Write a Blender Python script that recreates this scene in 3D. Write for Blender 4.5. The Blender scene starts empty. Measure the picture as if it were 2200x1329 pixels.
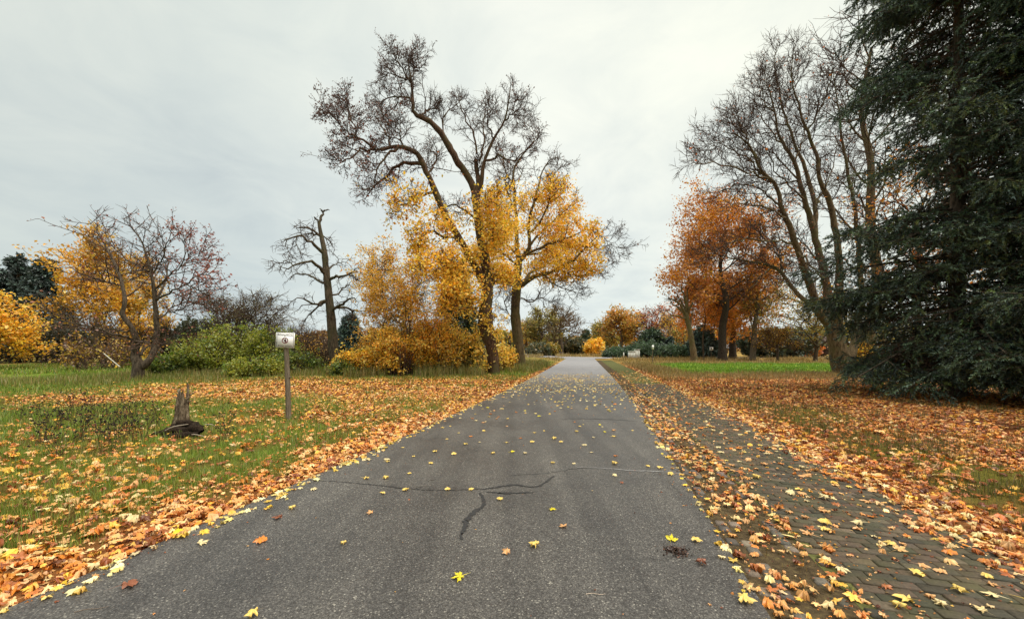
import bpy, math
import numpy as np

# ------------------------------------------------------------------ camera, world, sun
C = bpy.context.scene.collection
F, CX, HY, CH = 794.0, 1100.0, 748.0, 1.6      # focal length, centre, horizon of the photograph in its pixels; eye height
cam_d = bpy.data.cameras.new("camera")
cam = bpy.data.objects.new("camera", cam_d)
C.objects.link(cam)
cam.location = (0, 0, CH)
cam.rotation_euler = (math.radians(90), 0, 0)
cam_d.sensor_width = 36
cam_d.lens = 36 * F / 2200
cam_d.shift_y = (HY - 664.5) / 2200
cam_d.clip_start = 0.05
cam_d.clip_end = 6000
bpy.context.scene.camera = cam

SUN_EL, SUN_AZ = math.radians(56), math.radians(112)     # azimuth clockwise from the viewing direction
w = bpy.data.worlds.new("World")
bpy.context.scene.world = w
w.use_nodes = True
nt = w.node_tree
for n in list(nt.nodes):
    nt.nodes.remove(n)
N = nt.nodes.new
L = nt.links.new


def mth(nt, op, a, b=None, c=None, clamp=False):
    n = nt.nodes.new("ShaderNodeMath")
    n.operation = op
    n.use_clamp = clamp
    for i, v in enumerate((a, b, c)):
        if v is None:
            continue
        if isinstance(v, (int, float)):
            n.inputs[i].default_value = v
        else:
            nt.links.new(v, n.inputs[i])
    return n.outputs[0]


def mixc(nt, fac, a, b, mode="MIX"):
    n = nt.nodes.new("ShaderNodeMix")
    n.data_type = "RGBA"
    n.blend_type = mode
    if isinstance(fac, (int, float)):
        n.inputs[0].default_value = fac
    else:
        nt.links.new(fac, n.inputs[0])
    for i, v in ((6, a), (7, b)):
        if isinstance(v, tuple):
            n.inputs[i].default_value = (*v[:3], 1)
        else:
            nt.links.new(v, n.inputs[i])
    return n.outputs[2]


def noise(nt, vec, scale, detail=4, rough=0.55, dist=0.0):
    n = nt.nodes.new("ShaderNodeTexNoise")
    n.inputs["Scale"].default_value = scale
    n.inputs["Detail"].default_value = detail
    n.inputs["Roughness"].default_value = rough
    n.inputs["Distortion"].default_value = dist
    if vec is not None:
        nt.links.new(vec, n.inputs["Vector"])
    return n.outputs["Fac"]


def ramp(nt, fac, stops):
    n = nt.nodes.new("ShaderNodeValToRGB")
    e = n.color_ramp.elements
    while len(e) < len(stops):
        e.new(0.5)
    for i, (p, c) in enumerate(stops):
        e[i].position = p
        e[i].color = (*c, 1) if len(c) == 3 else c
    nt.links.new(fac, n.inputs[0])
    return n.outputs[0]


def lin(r, g, b, f=1.0):
    o = []
    for v in (r, g, b):
        v /= 255.0
        o.append(f * (v / 12.92 if v <= 0.04045 else ((v + 0.055) / 1.055) ** 2.4))
    return tuple(o)


sky = N("ShaderNodeTexSky")
sky.sky_type = "NISHITA"
sky.sun_disc = False
sky.sun_elevation = SUN_EL
sky.sun_rotation = SUN_AZ
sky.air_density = 1.5
sky.dust_density = 3
tc = N("ShaderNodeTexCoord")
sp = N("ShaderNodeSeparateXYZ")
L(tc.outputs["Generated"], sp.inputs[0])
zc = mth(nt, "MAXIMUM", sp.outputs[2], 0.0)
zz = mth(nt, "ADD", zc, 0.22)
cb = N("ShaderNodeCombineXYZ")
L(mth(nt, "DIVIDE", sp.outputs[0], zz), cb.inputs[0])
L(mth(nt, "DIVIDE", sp.outputs[1], zz), cb.inputs[1])
n1 = noise(nt, cb.outputs[0], 1.1, 5, 0.5, 0.3)
n2 = noise(nt, cb.outputs[0], 3.2, 6, 0.6, 0.6)
cl = mth(nt, "ADD", mth(nt, "MULTIPLY", n1, 0.62), mth(nt, "MULTIPLY", n2, 0.38))
cc = ramp(nt, cl, [(0.30, lin(192, 199, 202)), (0.46, lin(208, 213, 212)), (0.58, lin(219, 222, 218)), (0.74, lin(231, 232, 224))])
# thinner cloud towards the hidden sun, darker towards the left
az = mth(nt, "MULTIPLY_ADD", sp.outputs[0], 0.5, 0.5, clamp=True)
side = ramp(nt, az, [(0.05, (0.68, 0.715, 0.72)), (0.30, (0.85, 0.875, 0.87)), (0.52, (1.0, 1.0, 0.975)), (0.85, (1.04, 1.03, 0.96))])
cc2 = mixc(nt, 1.0, cc, side, "MULTIPLY")
# horizon cooler, overcast zenith brighter
elev = ramp(nt, zc, [(0.0, (0.91, 0.95, 0.99)), (0.15, (0.90, 0.93, 0.95)), (0.35, (1.0, 1.0, 0.99)), (0.62, (1.04, 1.03, 0.99)), (1.0, (1.16, 1.10, 1.02))])
cc3 = mixc(nt, 1.0, cc2, elev, "MULTIPLY")
zen = mth(nt, "MULTIPLY_ADD", mth(nt, "SMOOTH_MIN", mth(nt, "MAXIMUM", mth(nt, "SUBTRACT", zc, 0.73), 0.0), 1.0, 0.1), 10.5, 1.0)  # unseen zenith above the view boosted to add fill light
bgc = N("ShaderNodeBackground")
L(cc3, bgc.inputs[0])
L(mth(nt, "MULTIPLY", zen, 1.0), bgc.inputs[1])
bgs = N("ShaderNodeBackground")
L(sky.outputs[0], bgs.inputs[0])
bgs.inputs[1].default_value = 0.06
mx = N("ShaderNodeMixShader")
mx.inputs[0].default_value = 0.94
L(bgs.outputs[0], mx.inputs[1])
L(bgc.outputs[0], mx.inputs[2])
wo = N("ShaderNodeOutputWorld")
L(mx.outputs[0], wo.inputs[0])

sd = bpy.data.lights.new("sun", "SUN")
sd.energy = 1.8
sd.angle = math.radians(30)
sd.color = (1.0, 0.97, 0.92)
so = bpy.data.objects.new("sun", sd)
C.objects.link(so)
so.rotation_euler = (math.radians(90) - SUN_EL, 0, -SUN_AZ + math.pi)
so.rotation_euler = (-(math.pi / 2 - SUN_EL), 0, -SUN_AZ)   # light comes from the right and behind, turned to brighten facing sides

sc = bpy.context.scene
sc.view_settings.view_transform = "Standard"
sc.view_settings.look = "None"
sc.view_settings.exposure = 0.48
sc.view_settings.gamma = 1
sc.cycles.max_bounces = 6
sc.cycles.diffuse_bounces = 3
sc.cycles.transmission_bounces = 3
sc.cycles.glossy_bounces = 2

# ------------------------------------------------------------------ helpers
RNG = np.random.default_rng(7)


def at(px, py, D):
    return np.array([(px - CX) / F * D, D, CH - (py - HY) / F * D])


def gd(py):
    return CH * F / (py - HY)


def vnoise(x, y, s=1.0, seed=0):
    x = np.asarray(x, float) * s + seed * 17.3
    y = np.asarray(y, float) * s + seed * 9.1
    xi, yi = np.floor(x), np.floor(y)
    fx, fy = x - xi, y - yi
    fx, fy = fx * fx * (3 - 2 * fx), fy * fy * (3 - 2 * fy)

    def h(a, b):
        v = np.sin(a * 127.1 + b * 311.7 + seed * 74.7) * 43758.5453
        return v - np.floor(v)
    return (h(xi, yi) * (1 - fx) + h(xi + 1, yi) * fx) * (1 - fy) + (h(xi, yi + 1) * (1 - fx) + h(xi + 1, yi + 1) * fx) * fy


def fbm(x, y, s=1.0, seed=0, o=3):
    a, t, r = 0.0, 0.0, 1.0
    for i in range(o):
        a = a + r * vnoise(x, y, s * 2 ** i, seed + i)
        t += r
        r *= 0.5
    return a / t


def sstep(a, b, x):
    t = np.clip((np.asarray(x, float) - a) / (b - a), 0, 1)
    return t * t * (3 - 2 * t)


class Geo:
    def __init__(s):
        s.V, s.F, s.M, s.Cc, s.n = [], [], [], [], 0

    def add(s, V, Fc, mat=0, col=(1, 1, 1)):
        V = np.asarray(V, float).reshape(-1, 3)
        if len(V) == 0:
            return s
        Fc = np.asarray(Fc, int)
        col = np.asarray(col, float)
        if col.ndim == 1:
            col = np.broadcast_to(col, (len(V), 3))
        s.V.append(V)
        s.F.append(Fc + s.n)
        s.M.append(np.full(len(Fc), mat))
        s.Cc.append(col)
        s.n += len(V)
        return s

    def build(s, name, mats, parent=None, smooth=False, origin=None):
        me = bpy.data.meshes.new(name)
        if s.n:
            V = np.concatenate(s.V)
            if origin is not None:
                V = V - np.asarray(origin)
            me.vertices.add(len(V))
            me.vertices.foreach_set("co", V.astype(np.float32).ravel())
            li = np.concatenate([f.ravel() for f in s.F]).astype(np.int32)
            tot = np.concatenate([np.full(len(f), f.shape[1]) for f in s.F]).astype(np.int32)
            st = np.concatenate([[0], np.cumsum(tot)[:-1]]).astype(np.int32)
            me.loops.add(len(li))
            me.loops.foreach_set("vertex_index", li)
            me.polygons.add(len(tot))
            me.polygons.foreach_set("loop_start", st)
            me.polygons.foreach_set("loop_total", tot)
            me.polygons.foreach_set("material_index", np.concatenate(s.M).astype(np.int32))
            if smooth:
                me.polygons.foreach_set("use_smooth", np.ones(len(tot), bool))
            at_ = me.color_attributes.new("col", "FLOAT_COLOR", "POINT")
            cc = np.ones((len(V), 4), np.float32)
            cc[:, :3] = np.concatenate(s.Cc)
            at_.data.foreach_set("color", cc.ravel())
            me.update(calc_edges=True)
        for m in (mats if isinstance(mats, (list, tuple)) else [mats]):
            me.materials.append(m)
        o = bpy.data.objects.new(name, me)
        C.objects.link(o)
        if parent is not None:
            o.parent = parent
        elif origin is not None:
            o.location = origin
        return o


def tag(o, label=None, cat=None, group=None, kind=None):
    if label: o["label"] = label
    if cat: o["category"] = cat
    if group: o["group"] = group
    if kind: o["kind"] = kind
    return o


def empty(name, loc, label, cat, group=None):
    o = bpy.data.objects.new(name, None)
    C.objects.link(o)
    o.location = loc
    o.empty_display_size = 0.2
    return tag(o, label, cat, group)


def norm(v):
    return v / np.maximum(np.linalg.norm(v, axis=-1, keepdims=True), 1e-9)


def tubes(P, R, s=4, twist=None):
    """P (n,k,3), R (n,k) -> verts, quads"""
    P = np.asarray(P, float)
    n, k, _ = P.shape
    T = np.gradient(P, axis=1)
    T = norm(T)
    ref = np.where(np.abs(T[:, :1, 2:3]) > 0.8, np.array([[[1.0, 0.1, 0]]]), np.array([[[0.05, 0.02, 1.0]]]))
    ref = np.broadcast_to(ref, T.shape)
    A = norm(np.cross(T, ref))
    B = np.cross(T, A)
    a = np.arange(s) / s * 2 * np.pi
    V = P[:, :, None, :] + R[:, :, None, None] * (A[:, :, None, :] * np.cos(a)[None, None, :, None] + B[:, :, None, :] * np.sin(a)[None, None, :, None])
    i = np.arange(n)[:, None, None] * k * s
    j = np.arange(k - 1)[None, :, None] * s
    q = np.arange(s)[None, None, :]
    q2 = (q + 1) % s
    Fc = np.stack([i + j + q, i + j + q2, i + j + s + q2, i + j + s + q], -1).reshape(-1, 4)
    return V.reshape(-1, 3), Fc


def resample(pts, k):
    """pts (m,4) x y z r -> Catmull-Rom resampled (k,4)"""
    p = np.asarray(pts, float)
    if len(p) == 2:
        t = np.linspace(0, 1, k)[:, None]
        return p[0] * (1 - t) + p[1] * t
    q = np.vstack([2 * p[0] - p[1], p, 2 * p[-1] - p[-2]])
    out = []
    for i in range(1, len(q) - 2):
        t = np.linspace(0, 1, 9)[:-1, None]
        a, b, c, d = q[i - 1], q[i], q[i + 1], q[i + 2]
        out.append(0.5 * (2 * b + (c - a) * t + (2 * a - 5 * b + 4 * c - d) * t ** 2 + (3 * b - a - 3 * c + d) * t ** 3))
    out = np.vstack(out + [q[-2][None]])
    ln = np.concatenate([[0], np.cumsum(np.linalg.norm(np.diff(out[:, :3], axis=0), axis=1))])
    u = np.linspace(0, ln[-1], k)
    return np.stack([np.interp(u, ln, out[:, c]) for c in range(4)], 1)


def interp_rows(A, t):
    """A (n,k,...) sampled at t (n,m) in 0..1"""
    n, k = A.shape[:2]
    x = np.clip(t * (k - 1), 0, k - 1.0001)
    i = np.floor(x).astype(int)
    f = x - i
    r = np.arange(n)[:, None]
    if A.ndim == 3:
        f = f[..., None]
    return A[r, i] * (1 - f) + A[r, i + 1] * f


def grow(rng, P, R, m, t0=0.25, t1=1.0, length=1.0, lvar=0.35, rel=0.0, tfall=0.4, ang=55, avar=14, up=0.08, wig=0.16, k=5, rr=0.55, rmax=9, rtip=0.006, flat=0.0, out=None, outw=0.0):
    n = P.shape[0]
    t = t0 + (t1 - t0) * (np.arange(m)[None, :] + rng.random((n, m))) / m
    b = interp_rows(P, t)
    T = norm(interp_rows(norm(np.gradient(P, axis=1)), t))
    r0 = interp_rows(R, t)
    plen = np.linalg.norm(np.diff(P, axis=1), axis=2).sum(1)[:, None]
    ln = (length + rel * plen) * (1 - tfall * t) * np.exp(rng.normal(0, lvar, (n, m)))
    az_ = (np.arange(m) * 2.4)[None, :] + rng.random((n, 1)) * 6.28 + rng.normal(0, 0.5, (n, m))
    ref = np.where(np.abs(T[..., 2:3]) > 0.9, np.array([1.0, 0, 0]), np.array([0, 0, 1.0]))
    A = norm(np.cross(T, ref))
    B = np.cross(T, A)
    if flat > 0:
        az_ = np.where((np.arange(m) % 2)[None, :] == 0, 0.0, np.pi) + rng.normal(0, (1 - flat) * 1.5 + 0.05, (n, m))
    pr = A * np.cos(az_)[..., None] + B * np.sin(az_)[..., None]
    an = np.radians(ang + rng.normal(0, avar, (n, m)))[..., None]
    d = norm(T * np.cos(an) + pr * np.sin(an))
    if out is not None:
        d = norm(d + outw * norm(b - out))
    pts = [b]
    step = (ln / (k - 1))[..., None]
    p = b
    for j in range(1, k):
        d = norm(d + rng.normal(0, wig, d.shape) + np.array([0, 0, up]))
        p = p + d * step
        pts.append(p)
    Pc = np.stack(pts, 2).reshape(n * m, k, 3)
    rb = np.minimum(r0 * rr, rmax).reshape(-1)
    rb = np.minimum(np.maximum(rb, rtip), np.maximum(ln.reshape(-1) * 0.017, rtip))
    Rc = rb[:, None] * (1 - np.linspace(0, 1, k))[None, :] ** 0.8 + rtip * .75
    return Pc, Rc


def basis_random(rng, n, bias=None, bw=0.0):
    nz = norm(rng.normal(0, 1, (n, 3)))
    if bias is not None:
        nz = norm(nz + bw * np.asarray(bias))
    a = norm(np.cross(nz, norm(rng.normal(0, 1, (n, 3)))))
    b = np.cross(nz, a)
    return np.stack([a, b, nz], 1)       # rows are the axes


def basis_flat(rng, n, tilt):
    nz = norm(np.stack([rng.normal(0, tilt, n), rng.normal(0, tilt, n), np.ones(n)], 1))
    y = rng.random(n) * 6.2832
    u = np.stack([np.cos(y), np.sin(y), np.zeros(n)], 1)
    a = norm(np.cross(u, nz))
    return np.stack([a, np.cross(nz, a), nz], 1)


def basis_along(rng, T):
    T = norm(T)
    a = norm(np.cross(T, norm(rng.normal(0, 1, T.shape))))
    return np.stack([a, np.cross(T, a), T], 1)


def inst(TV, TF, P, B, S, curl=None, asp=None):
    TV = np.asarray(TV, float)
    TF = np.asarray(TF, int)
    n = len(P)
    loc = np.broadcast_to(TV[None], (n,) + TV.shape)
    if curl is not None:
        loc = loc * np.stack([np.ones(n) if asp is None else asp, np.ones(n), curl], 1)[:, None, :]
    V = np.einsum("nvi,nij->nvj", loc * np.asarray(S).reshape(n, 1, 1), B) + P[:, None, :]
    Fc = (TF[None] + (np.arange(n) * len(TV))[:, None, None]).reshape(-1, TF.shape[1])
    return V.reshape(-1, 3), Fc


# leaf outlines -------------------------------------------------------------
def maple(near=2):
    if near == 2:
        pol = [(-90, .10), (-62, .50), (-50, .40), (-38, .60), (-24, .62), (-14, .30), (2, .48), (12, .74), (20, .66), (30, 1.0), (38, .72), (48, .66), (57, .33), (68, .70), (76, .78), (90, 1.12)]
    elif near == 1:
        pol = [(-90, .12), (-35, .62), (-10, .32), (28, .98), (56, .36), (90, 1.1)]
    else:
        pol = [(-90, .35), (10, .85), (90, 1.05)]
    pts = [(a, r) for a, r in pol]
    mir = [(180 - a, r) for a, r in pol[1:-1]][::-1]
    al = pts + mir
    V = [(0, 0, 0.10)]
    for a, r in al:
        x, y = r * math.cos(math.radians(a)), r * math.sin(math.radians(a))
        V.append((x * 0.5, y * 0.5, -0.42 * r * r * 0.5 + 0.16 * math.sin(math.radians(a) * 5)))
    n = len(al)
    if near == 0:
        V = V[1:]
        return V, [[0, 1, 2], [0, 2, 3]]
    Fc = [[0, 1 + i, 1 + (i + 1) % n] for i in range(n)]
    if near == 2:                       # stem
        b = len(V)
        V += [(-0.012, -0.04, 0), (0.012, -0.04, 0), (0.05, -0.75, -0.02)]
        Fc.append([b, b + 1, b + 2])
    return V, Fc


LEAF2, LEAF1, LEAF0 = maple(2), maple(1), maple(0)
SIMPLE = ([(0, -0.5, 0), (0.34, 0.0, 0.10), (0, 0.55, 0), (-0.34, 0.0, 0.10)], [[0, 1, 2], [0, 2, 3]])


def pick(rng, n, pal, wts=None, jit=0.16, pos=None, ns=0.5):
    pal = np.asarray(pal, float)
    wv = np.ones(len(pal)) if wts is None else np.asarray(wts, float)
    cum = np.cumsum(wv / wv.sum())
    u = rng.random(n)
    if pos is not None:                  # neighbours share a colour
        q = fbm(pos[:, 0] + pos[:, 1] * .7, pos[:, 2] + pos[:, 1] * .5, ns, 3, 2)
        u = np.clip(0.5 * u + 0.5 * np.clip((q - 0.25) * 2, 0, 1), 0, 0.999)
    i = np.searchsorted(cum, u)
    c = pal[np.clip(i, 0, len(pal) - 1)]
    return c * np.exp(rng.normal(0, jit, (n, 1))) * np.exp(rng.normal(0, jit * 0.3, (n, 3)))


# ------------------------------------------------------------------ materials
def newmat(name):
    m = bpy.data.materials.new(name)
    m.use_nodes = True
    t = m.node_tree
    for n in list(t.nodes):
        t.nodes.remove(n)
    o = t.nodes.new("ShaderNodeOutputMaterial")
    return m, t, o


def attr(t):
    n = t.nodes.new("ShaderNodeAttribute")
    n.attribute_name = "col"
    return n.outputs["Color"]


def coords(t, scale=(1, 1, 1)):
    g = t.nodes.new("ShaderNodeTexCoord")
    mp = t.nodes.new("ShaderNodeMapping")
    mp.inputs["Scale"].default_value = scale
    t.links.new(g.outputs["Object"], mp.inputs[0])
    return mp.outputs[0]


def bump(t, h, strength=0.4, dist=0.02):
    b = t.nodes.new("ShaderNodeBump")
    b.inputs["Strength"].default_value = strength
    b.inputs["Distance"].default_value = dist
    t.links.new(h, b.inputs["Height"])
    return b.outputs[0]


def principled(t, o, col, rough=0.8, nrm=None, spec=0.3):
    p = t.nodes.new("ShaderNodeBsdfPrincipled")
    if isinstance(col, tuple):
        p.inputs["Base Color"].default_value = (*col, 1)
    else:
        t.links.new(col, p.inputs["Base Color"])
    if isinstance(rough, (int, float)):
        p.inputs["Roughness"].default_value = rough
    else:
        t.links.new(rough, p.inputs["Roughness"])
    p.inputs["Specular IOR Level"].default_value = spec
    if nrm is not None:
        t.links.new(nrm, p.inputs["Normal"])
    t.links.new(p.outputs[0], o.inputs[0])
    return p


def leaf_mat(name, trans=0.35, rough=0.5, gl=0.06):
    m, t, o = newmat(name)
    c = attr(t)
    v = noise(t, coords(t, (14, 14, 14)), 3.0, 2)
    c = mixc(t, 1.0, c, ramp(t, v, [(0.3, (.80, .78, .74)), (0.7, (1.12, 1.12, 1.12))]), "MULTIPLY")
    d = t.nodes.new("ShaderNodeBsdfDiffuse")
    tr = t.nodes.new("ShaderNodeBsdfTranslucent")
    g = t.nodes.new("ShaderNodeBsdfGlossy")
    g.inputs["Roughness"].default_value = rough
    t.links.new(c, d.inputs[0])
    t.links.new(c, tr.inputs[0])
    a = t.nodes.new("ShaderNodeMixShader")
    a.inputs[0].default_value = trans
    t.links.new(d.outputs[0], a.inputs[1])
    t.links.new(tr.outputs[0], a.inputs[2])
    b = t.nodes.new("ShaderNodeMixShader")
    b.inputs[0].default_value = gl
    t.links.new(a.outputs[0], b.inputs[1])
    t.links.new(g.outputs[0], b.inputs[2])
    t.links.new(b.outputs[0], o.inputs[0])
    return m


def bark_mat(name, dark, light, sc=(5, 5, 1.2), moss=None):
    m, t, o = newmat(name)
    v = coords(t, sc)
    f = noise(t, v, 3.0, 6, 0.65, 0.4)
    c = ramp(t, f, [(0.32, dark), (0.66, light)])
    if moss:
        c = mixc(t, ramp(t, noise(t, coords(t, (1, 1, .5)), 1.6, 4), [(0.48, (0, 0, 0)), (0.62, (.8, .8, .8))]), c, moss)
    principled(t, o, c, 0.9, bump(t, f, 0.8, 0.06), 0.15)
    return m


M_leaf = leaf_mat("tree_leaves", 0.45)
M_litter = leaf_mat("fallen_leaf", 0.12, 0.45, 0.05)
M_grass = leaf_mat("grass_blade", 0.30, 0.5, 0.04)
M_needle = leaf_mat("needles", 0.10, 0.45, 0.07)
M_bark = bark_mat("dark_bark", lin(46, 38, 31), lin(112, 98, 82))
M_bark_dark = bark_mat("oak_bark", lin(34, 29, 25), lin(78, 68, 58))
M_bark_m1 = bark_mat("brown_bark", lin(40, 29, 21), lin(110, 84, 64), moss=lin(82, 76, 48))
M_bark_bg = bark_mat("olive_brown_bark", lin(66, 54, 38), lin(134, 114, 84), moss=lin(100, 94, 60))
M_bark_snag = bark_mat("dead_bark", lin(46, 40, 32), lin(112, 98, 80), moss=lin(76, 74, 50))
M_bark_grey = bark_mat("grey_bark", lin(70, 62, 52), lin(130, 118, 100))
M_twig = bark_mat("twig_bark", lin(58, 45, 38), lin(100, 82, 70))
M_twig_pale = bark_mat("pale_twig_bark", lin(80, 66, 50), lin(128, 110, 88))


# ------------------------------------------------------------------ ground, road, path
ey = np.array([-3, 0, 2.2, 3.8, 4.6, 6.35, 8.36, 11.3, 16, 21.5, 30, 48.8, 57.7])
exl = np.array([-4.6, -3.75, -3.15, -2.72, -2.5, -2.03, -1.52, -0.90, 0.17, 1.33, 3.1, 6.7, 8.4])
pl = np.polyfit(ey, exl, 4)
eyr = np.array([-3, 0, 2.19, 2.97, 4.5, 8.36, 12.8, 20.2, 28.2, 48.8, 57.7])
exr = np.array([.18, .95, 1.50, 1.70, 2.10, 3.10, 4.0, 5.5, 7.1, 11.15, 12.9])
pr_ = np.polyfit(eyr, exr, 4)


def eL(y):
    return np.polyval(pl, y)


def eR(y):
    return np.polyval(pr_, y)


GUT, PATH = 0.60, 2.05         # gutter strip and path edges measured from the road's right edge


def hfun(x, y):
    """height of the grass verge"""
    d = np.where(x < (eL(y) + eR(y)) / 2, eL(y) - x, x - (eR(y) + PATH))
    k = sstep(0.0, 1.2, d) * sstep(70, 50, y)
    b = (fbm(x, y, 0.55, 5, 3) - 0.42) * 0.22 + (vnoise(x, y, 3.1, 8) - 0.5) * 0.03
    far = sstep(50, 75, y)
    return -0.02 + k * (0.045 + b) + far * 0.0


def masks(x, y):
    """surface cover: fraction of fallen leaves and of grass, 0..1, and litter tint"""
    dl = eL(y) - x
    dr = x - (eR(y) + PATH)
    q = fbm(x, y, 0.8, 21, 3)
    q2 = fbm(x, y, 1.9, 33, 2)
    left = x < (eL(y) + eR(y)) / 2
    # left
    band = sstep(1.05, 0.55, dl + (q2 - .5) * 1.0 + 0.015 * y)
    carpet = sstep(9.5, 12.5, y + (q - .5) * 5) * sstep(22.5, 19.5, y) * sstep(-19, -11, x + (q - .5) * 6)
    mixl = 0.50 * sstep(0.30, 0.66, q * .6 + q2 * .4) * sstep(12, 3, dl) * sstep(24, 19, y)
    near2 = .80 * sstep(-8, -5, x + (q - .5) * 4) * sstep(6.0, 8.0, y) * sstep(23, 20, y) * (.55 + .45 * sstep(.35, .6, q2))
    ll = np.maximum(np.maximum(band, carpet * 0.92), np.maximum(mixl, near2))
    # right
    bandr = sstep(1.15, 0.5, dr + (q2 - .5) * 1.0)
    carp = sstep(9.0, 12.5, y + (q - .5) * 4) * sstep(23, 20, y) * sstep(16.0, 9.0, dr)
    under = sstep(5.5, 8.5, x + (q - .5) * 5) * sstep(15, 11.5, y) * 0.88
    mixr = 0.74 * sstep(0.40, 0.66, q * .5 + q2 * .5) * sstep(24, 19, y)
    edge = sstep(45, 25, y) * bandr
    lr = np.maximum(np.maximum(edge, carp * 0.9), np.maximum(np.maximum(under, mixr), .40 * sstep(16, 13, y)))
    return np.where(left, ll, lr), left, dl, dr, q, q2


G_GREEN = np.array(lin(100, 120, 42))
G_BRIGHT = np.array(lin(116, 144, 44))
G_TAN = np.array(lin(150, 122, 70))
G_BROWN = np.array(lin(104, 76, 48))
G_SOIL = np.array(lin(70, 54, 36))


def mixv(a, b, f):
    f = np.asarray(f)[..., None]
    return a * (1 - f) + b * f


def ground_col(x, y):
    lf, left, dl, dr, q, q2 = masks(x, y)
    c = mixv(np.broadcast_to(G_GREEN * .8, x.shape + (3,)), G_SOIL, sstep(.35, .7, q2) * 0.5)
    # left meadow: fresh green with tan streaks
    gl = sstep(15, 22, y) * left
    c = mixv(c, G_GREEN * 1.1, gl * 0.8)
    c = mixv(c, G_TAN * .8, gl * sstep(.45, .62, fbm(x * .25, y, .35, 4, 3)) * .8)
    c = mixv(c, G_TAN * .75, left * sstep(30, 40, y) * 0.7)
    # right meadow
    gr = (~left) * sstep(20, 24, y)
    c = mixv(c, G_TAN * .8, gr * 0.75)
    br = (~left) * sstep(20.8, 23.0, y + (q - .5) * 5) * sstep(42, 35, y + (q - .5) * 6) * sstep(1.5, 4, dr)
    c = mixv(c, G_BRIGHT, br * .9)
    c = mixv(c, G_TAN, (~left) * sstep(38, 44, y + (q - .5) * 6) * (.95 - .4 * sstep(.45, .7, fbm(x * .1, y * .3, 1, 12, 3))))
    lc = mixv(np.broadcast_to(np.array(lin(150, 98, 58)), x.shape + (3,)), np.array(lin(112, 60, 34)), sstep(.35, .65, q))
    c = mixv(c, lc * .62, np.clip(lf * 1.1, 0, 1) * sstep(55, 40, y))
    return c


M_ground, t, o = newmat("meadow_ground")
c = attr(t)
v = coords(t)
f1 = noise(t, v, 9.0, 6, 0.7)
f2 = noise(t, v, 60.0, 3, 0.6)
mul = ramp(t, f1, [(0.3, (.55, .58, .5)), (0.7, (1.35, 1.3, 1.25))])
mul2 = ramp(t, f2, [(0.3, (.6, .6, .55)), (0.7, (1.4, 1.35, 1.3))])
c = mixc(t, 1.0, mixc(t, 1.0, c, mul, "MULTIPLY"), mul2, "MULTIPLY")
principled(t, o, c, 0.95, bump(t, f2, 0.7, 0.03), 0.1)

xs = np.concatenate([[-2500, -1200, -700, -400], np.arange(-260, -60, 12), np.arange(-60, -22, 1.5), np.arange(-22, 24, .16), np.arange(24, 62, 1.5), np.arange(62, 260, 12), [400, 700, 1200, 2500]])
ys = np.concatenate([[-30, -10, -4], np.arange(-2, 26, .16), np.arange(26, 60, .8), np.arange(60, 140, 5), [160, 200, 260, 400, 700, 1300, 2800]])
GX, GY = np.meshgrid(xs, ys)
GZ = hfun(GX, GY)
inside = (GX > eL(GY) - 0.05) & (GX < eR(GY) + PATH + 0.05) & (GY < 66)
GZ = np.where(inside, -0.07, GZ)
gc = ground_col(GX, GY)
nx, ny = len(xs), len(ys)
ii = (np.arange(ny - 1)[:, None] * nx + np.arange(nx - 1)[None, :])
Fq = np.stack([ii, ii + 1, ii + nx + 1, ii + nx], -1).reshape(-1, 4)
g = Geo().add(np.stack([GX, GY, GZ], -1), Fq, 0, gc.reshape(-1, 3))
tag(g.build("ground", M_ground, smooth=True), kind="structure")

# asphalt
M_road, t, o = newmat("asphalt")
v = coords(t)
vo = t.nodes.new("ShaderNodeTexVoronoi")
vo.inputs["Scale"].default_value = 110
t.links.new(v, vo.inputs["Vector"])
sepc = t.nodes.new("ShaderNodeSeparateColor")
t.links.new(vo.outputs["Color"], sepc.inputs[0])
stone = ramp(t, sepc.outputs[0], [(0.0, lin(64, 60, 57)), (0.45, lin(81, 77, 74)), (0.84, lin(95, 91, 87)), (0.96, lin(112, 107, 100)), (1.0, lin(150, 144, 134))])
pit = ramp(t, vo.outputs["Distance"], [(0.35, (1, 1, 1)), (0.75, (.55, .55, .55))])
c = mixc(t, 1.0, stone, pit, "MULTIPLY")
blot = noise(t, v, 0.55, 5, 0.6)
c = mixc(t, 1.0, c, ramp(t, blot, [(0.32, (.72, .72, .74)), (0.66, (1.22, 1.21, 1.18))]), "MULTIPLY")
mp = t.nodes.new("ShaderNodeMapping")
mp.inputs["Rotation"].default_value = (0, 0, math.radians(14))
mp.inputs["Scale"].default_value = (2.2, 0.10, 1)
t.links.new(v, mp.inputs[0])
lane = noise(t, mp.outputs[0], 1.0, 3, 0.5)
c = mixc(t, 1.0, c, ramp(t, lane, [(0.38, (.82, .82, .83)), (0.62, (1.16, 1.16, 1.15))]), "MULTIPLY")
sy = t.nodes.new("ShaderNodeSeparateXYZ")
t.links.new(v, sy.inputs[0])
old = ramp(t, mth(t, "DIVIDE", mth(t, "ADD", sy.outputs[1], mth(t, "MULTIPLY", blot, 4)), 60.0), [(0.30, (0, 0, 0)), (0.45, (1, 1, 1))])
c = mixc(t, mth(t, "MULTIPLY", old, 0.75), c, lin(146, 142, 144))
ck = t.nodes.new("ShaderNodeTexVoronoi")
ck.feature = "DISTANCE_TO_EDGE"
ck.inputs["Scale"].default_value = 0.33
wv = t.nodes.new("ShaderNodeMix")
wv.data_type = "VECTOR"
nzv = t.nodes.new("ShaderNodeTexNoise")
nzv.inputs["Scale"].default_value = 1.7
nzv.inputs["Detail"].default_value = 8
nzv.inputs["Roughness"].default_value = 0.7
t.links.new(v, nzv.inputs["Vector"])
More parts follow.
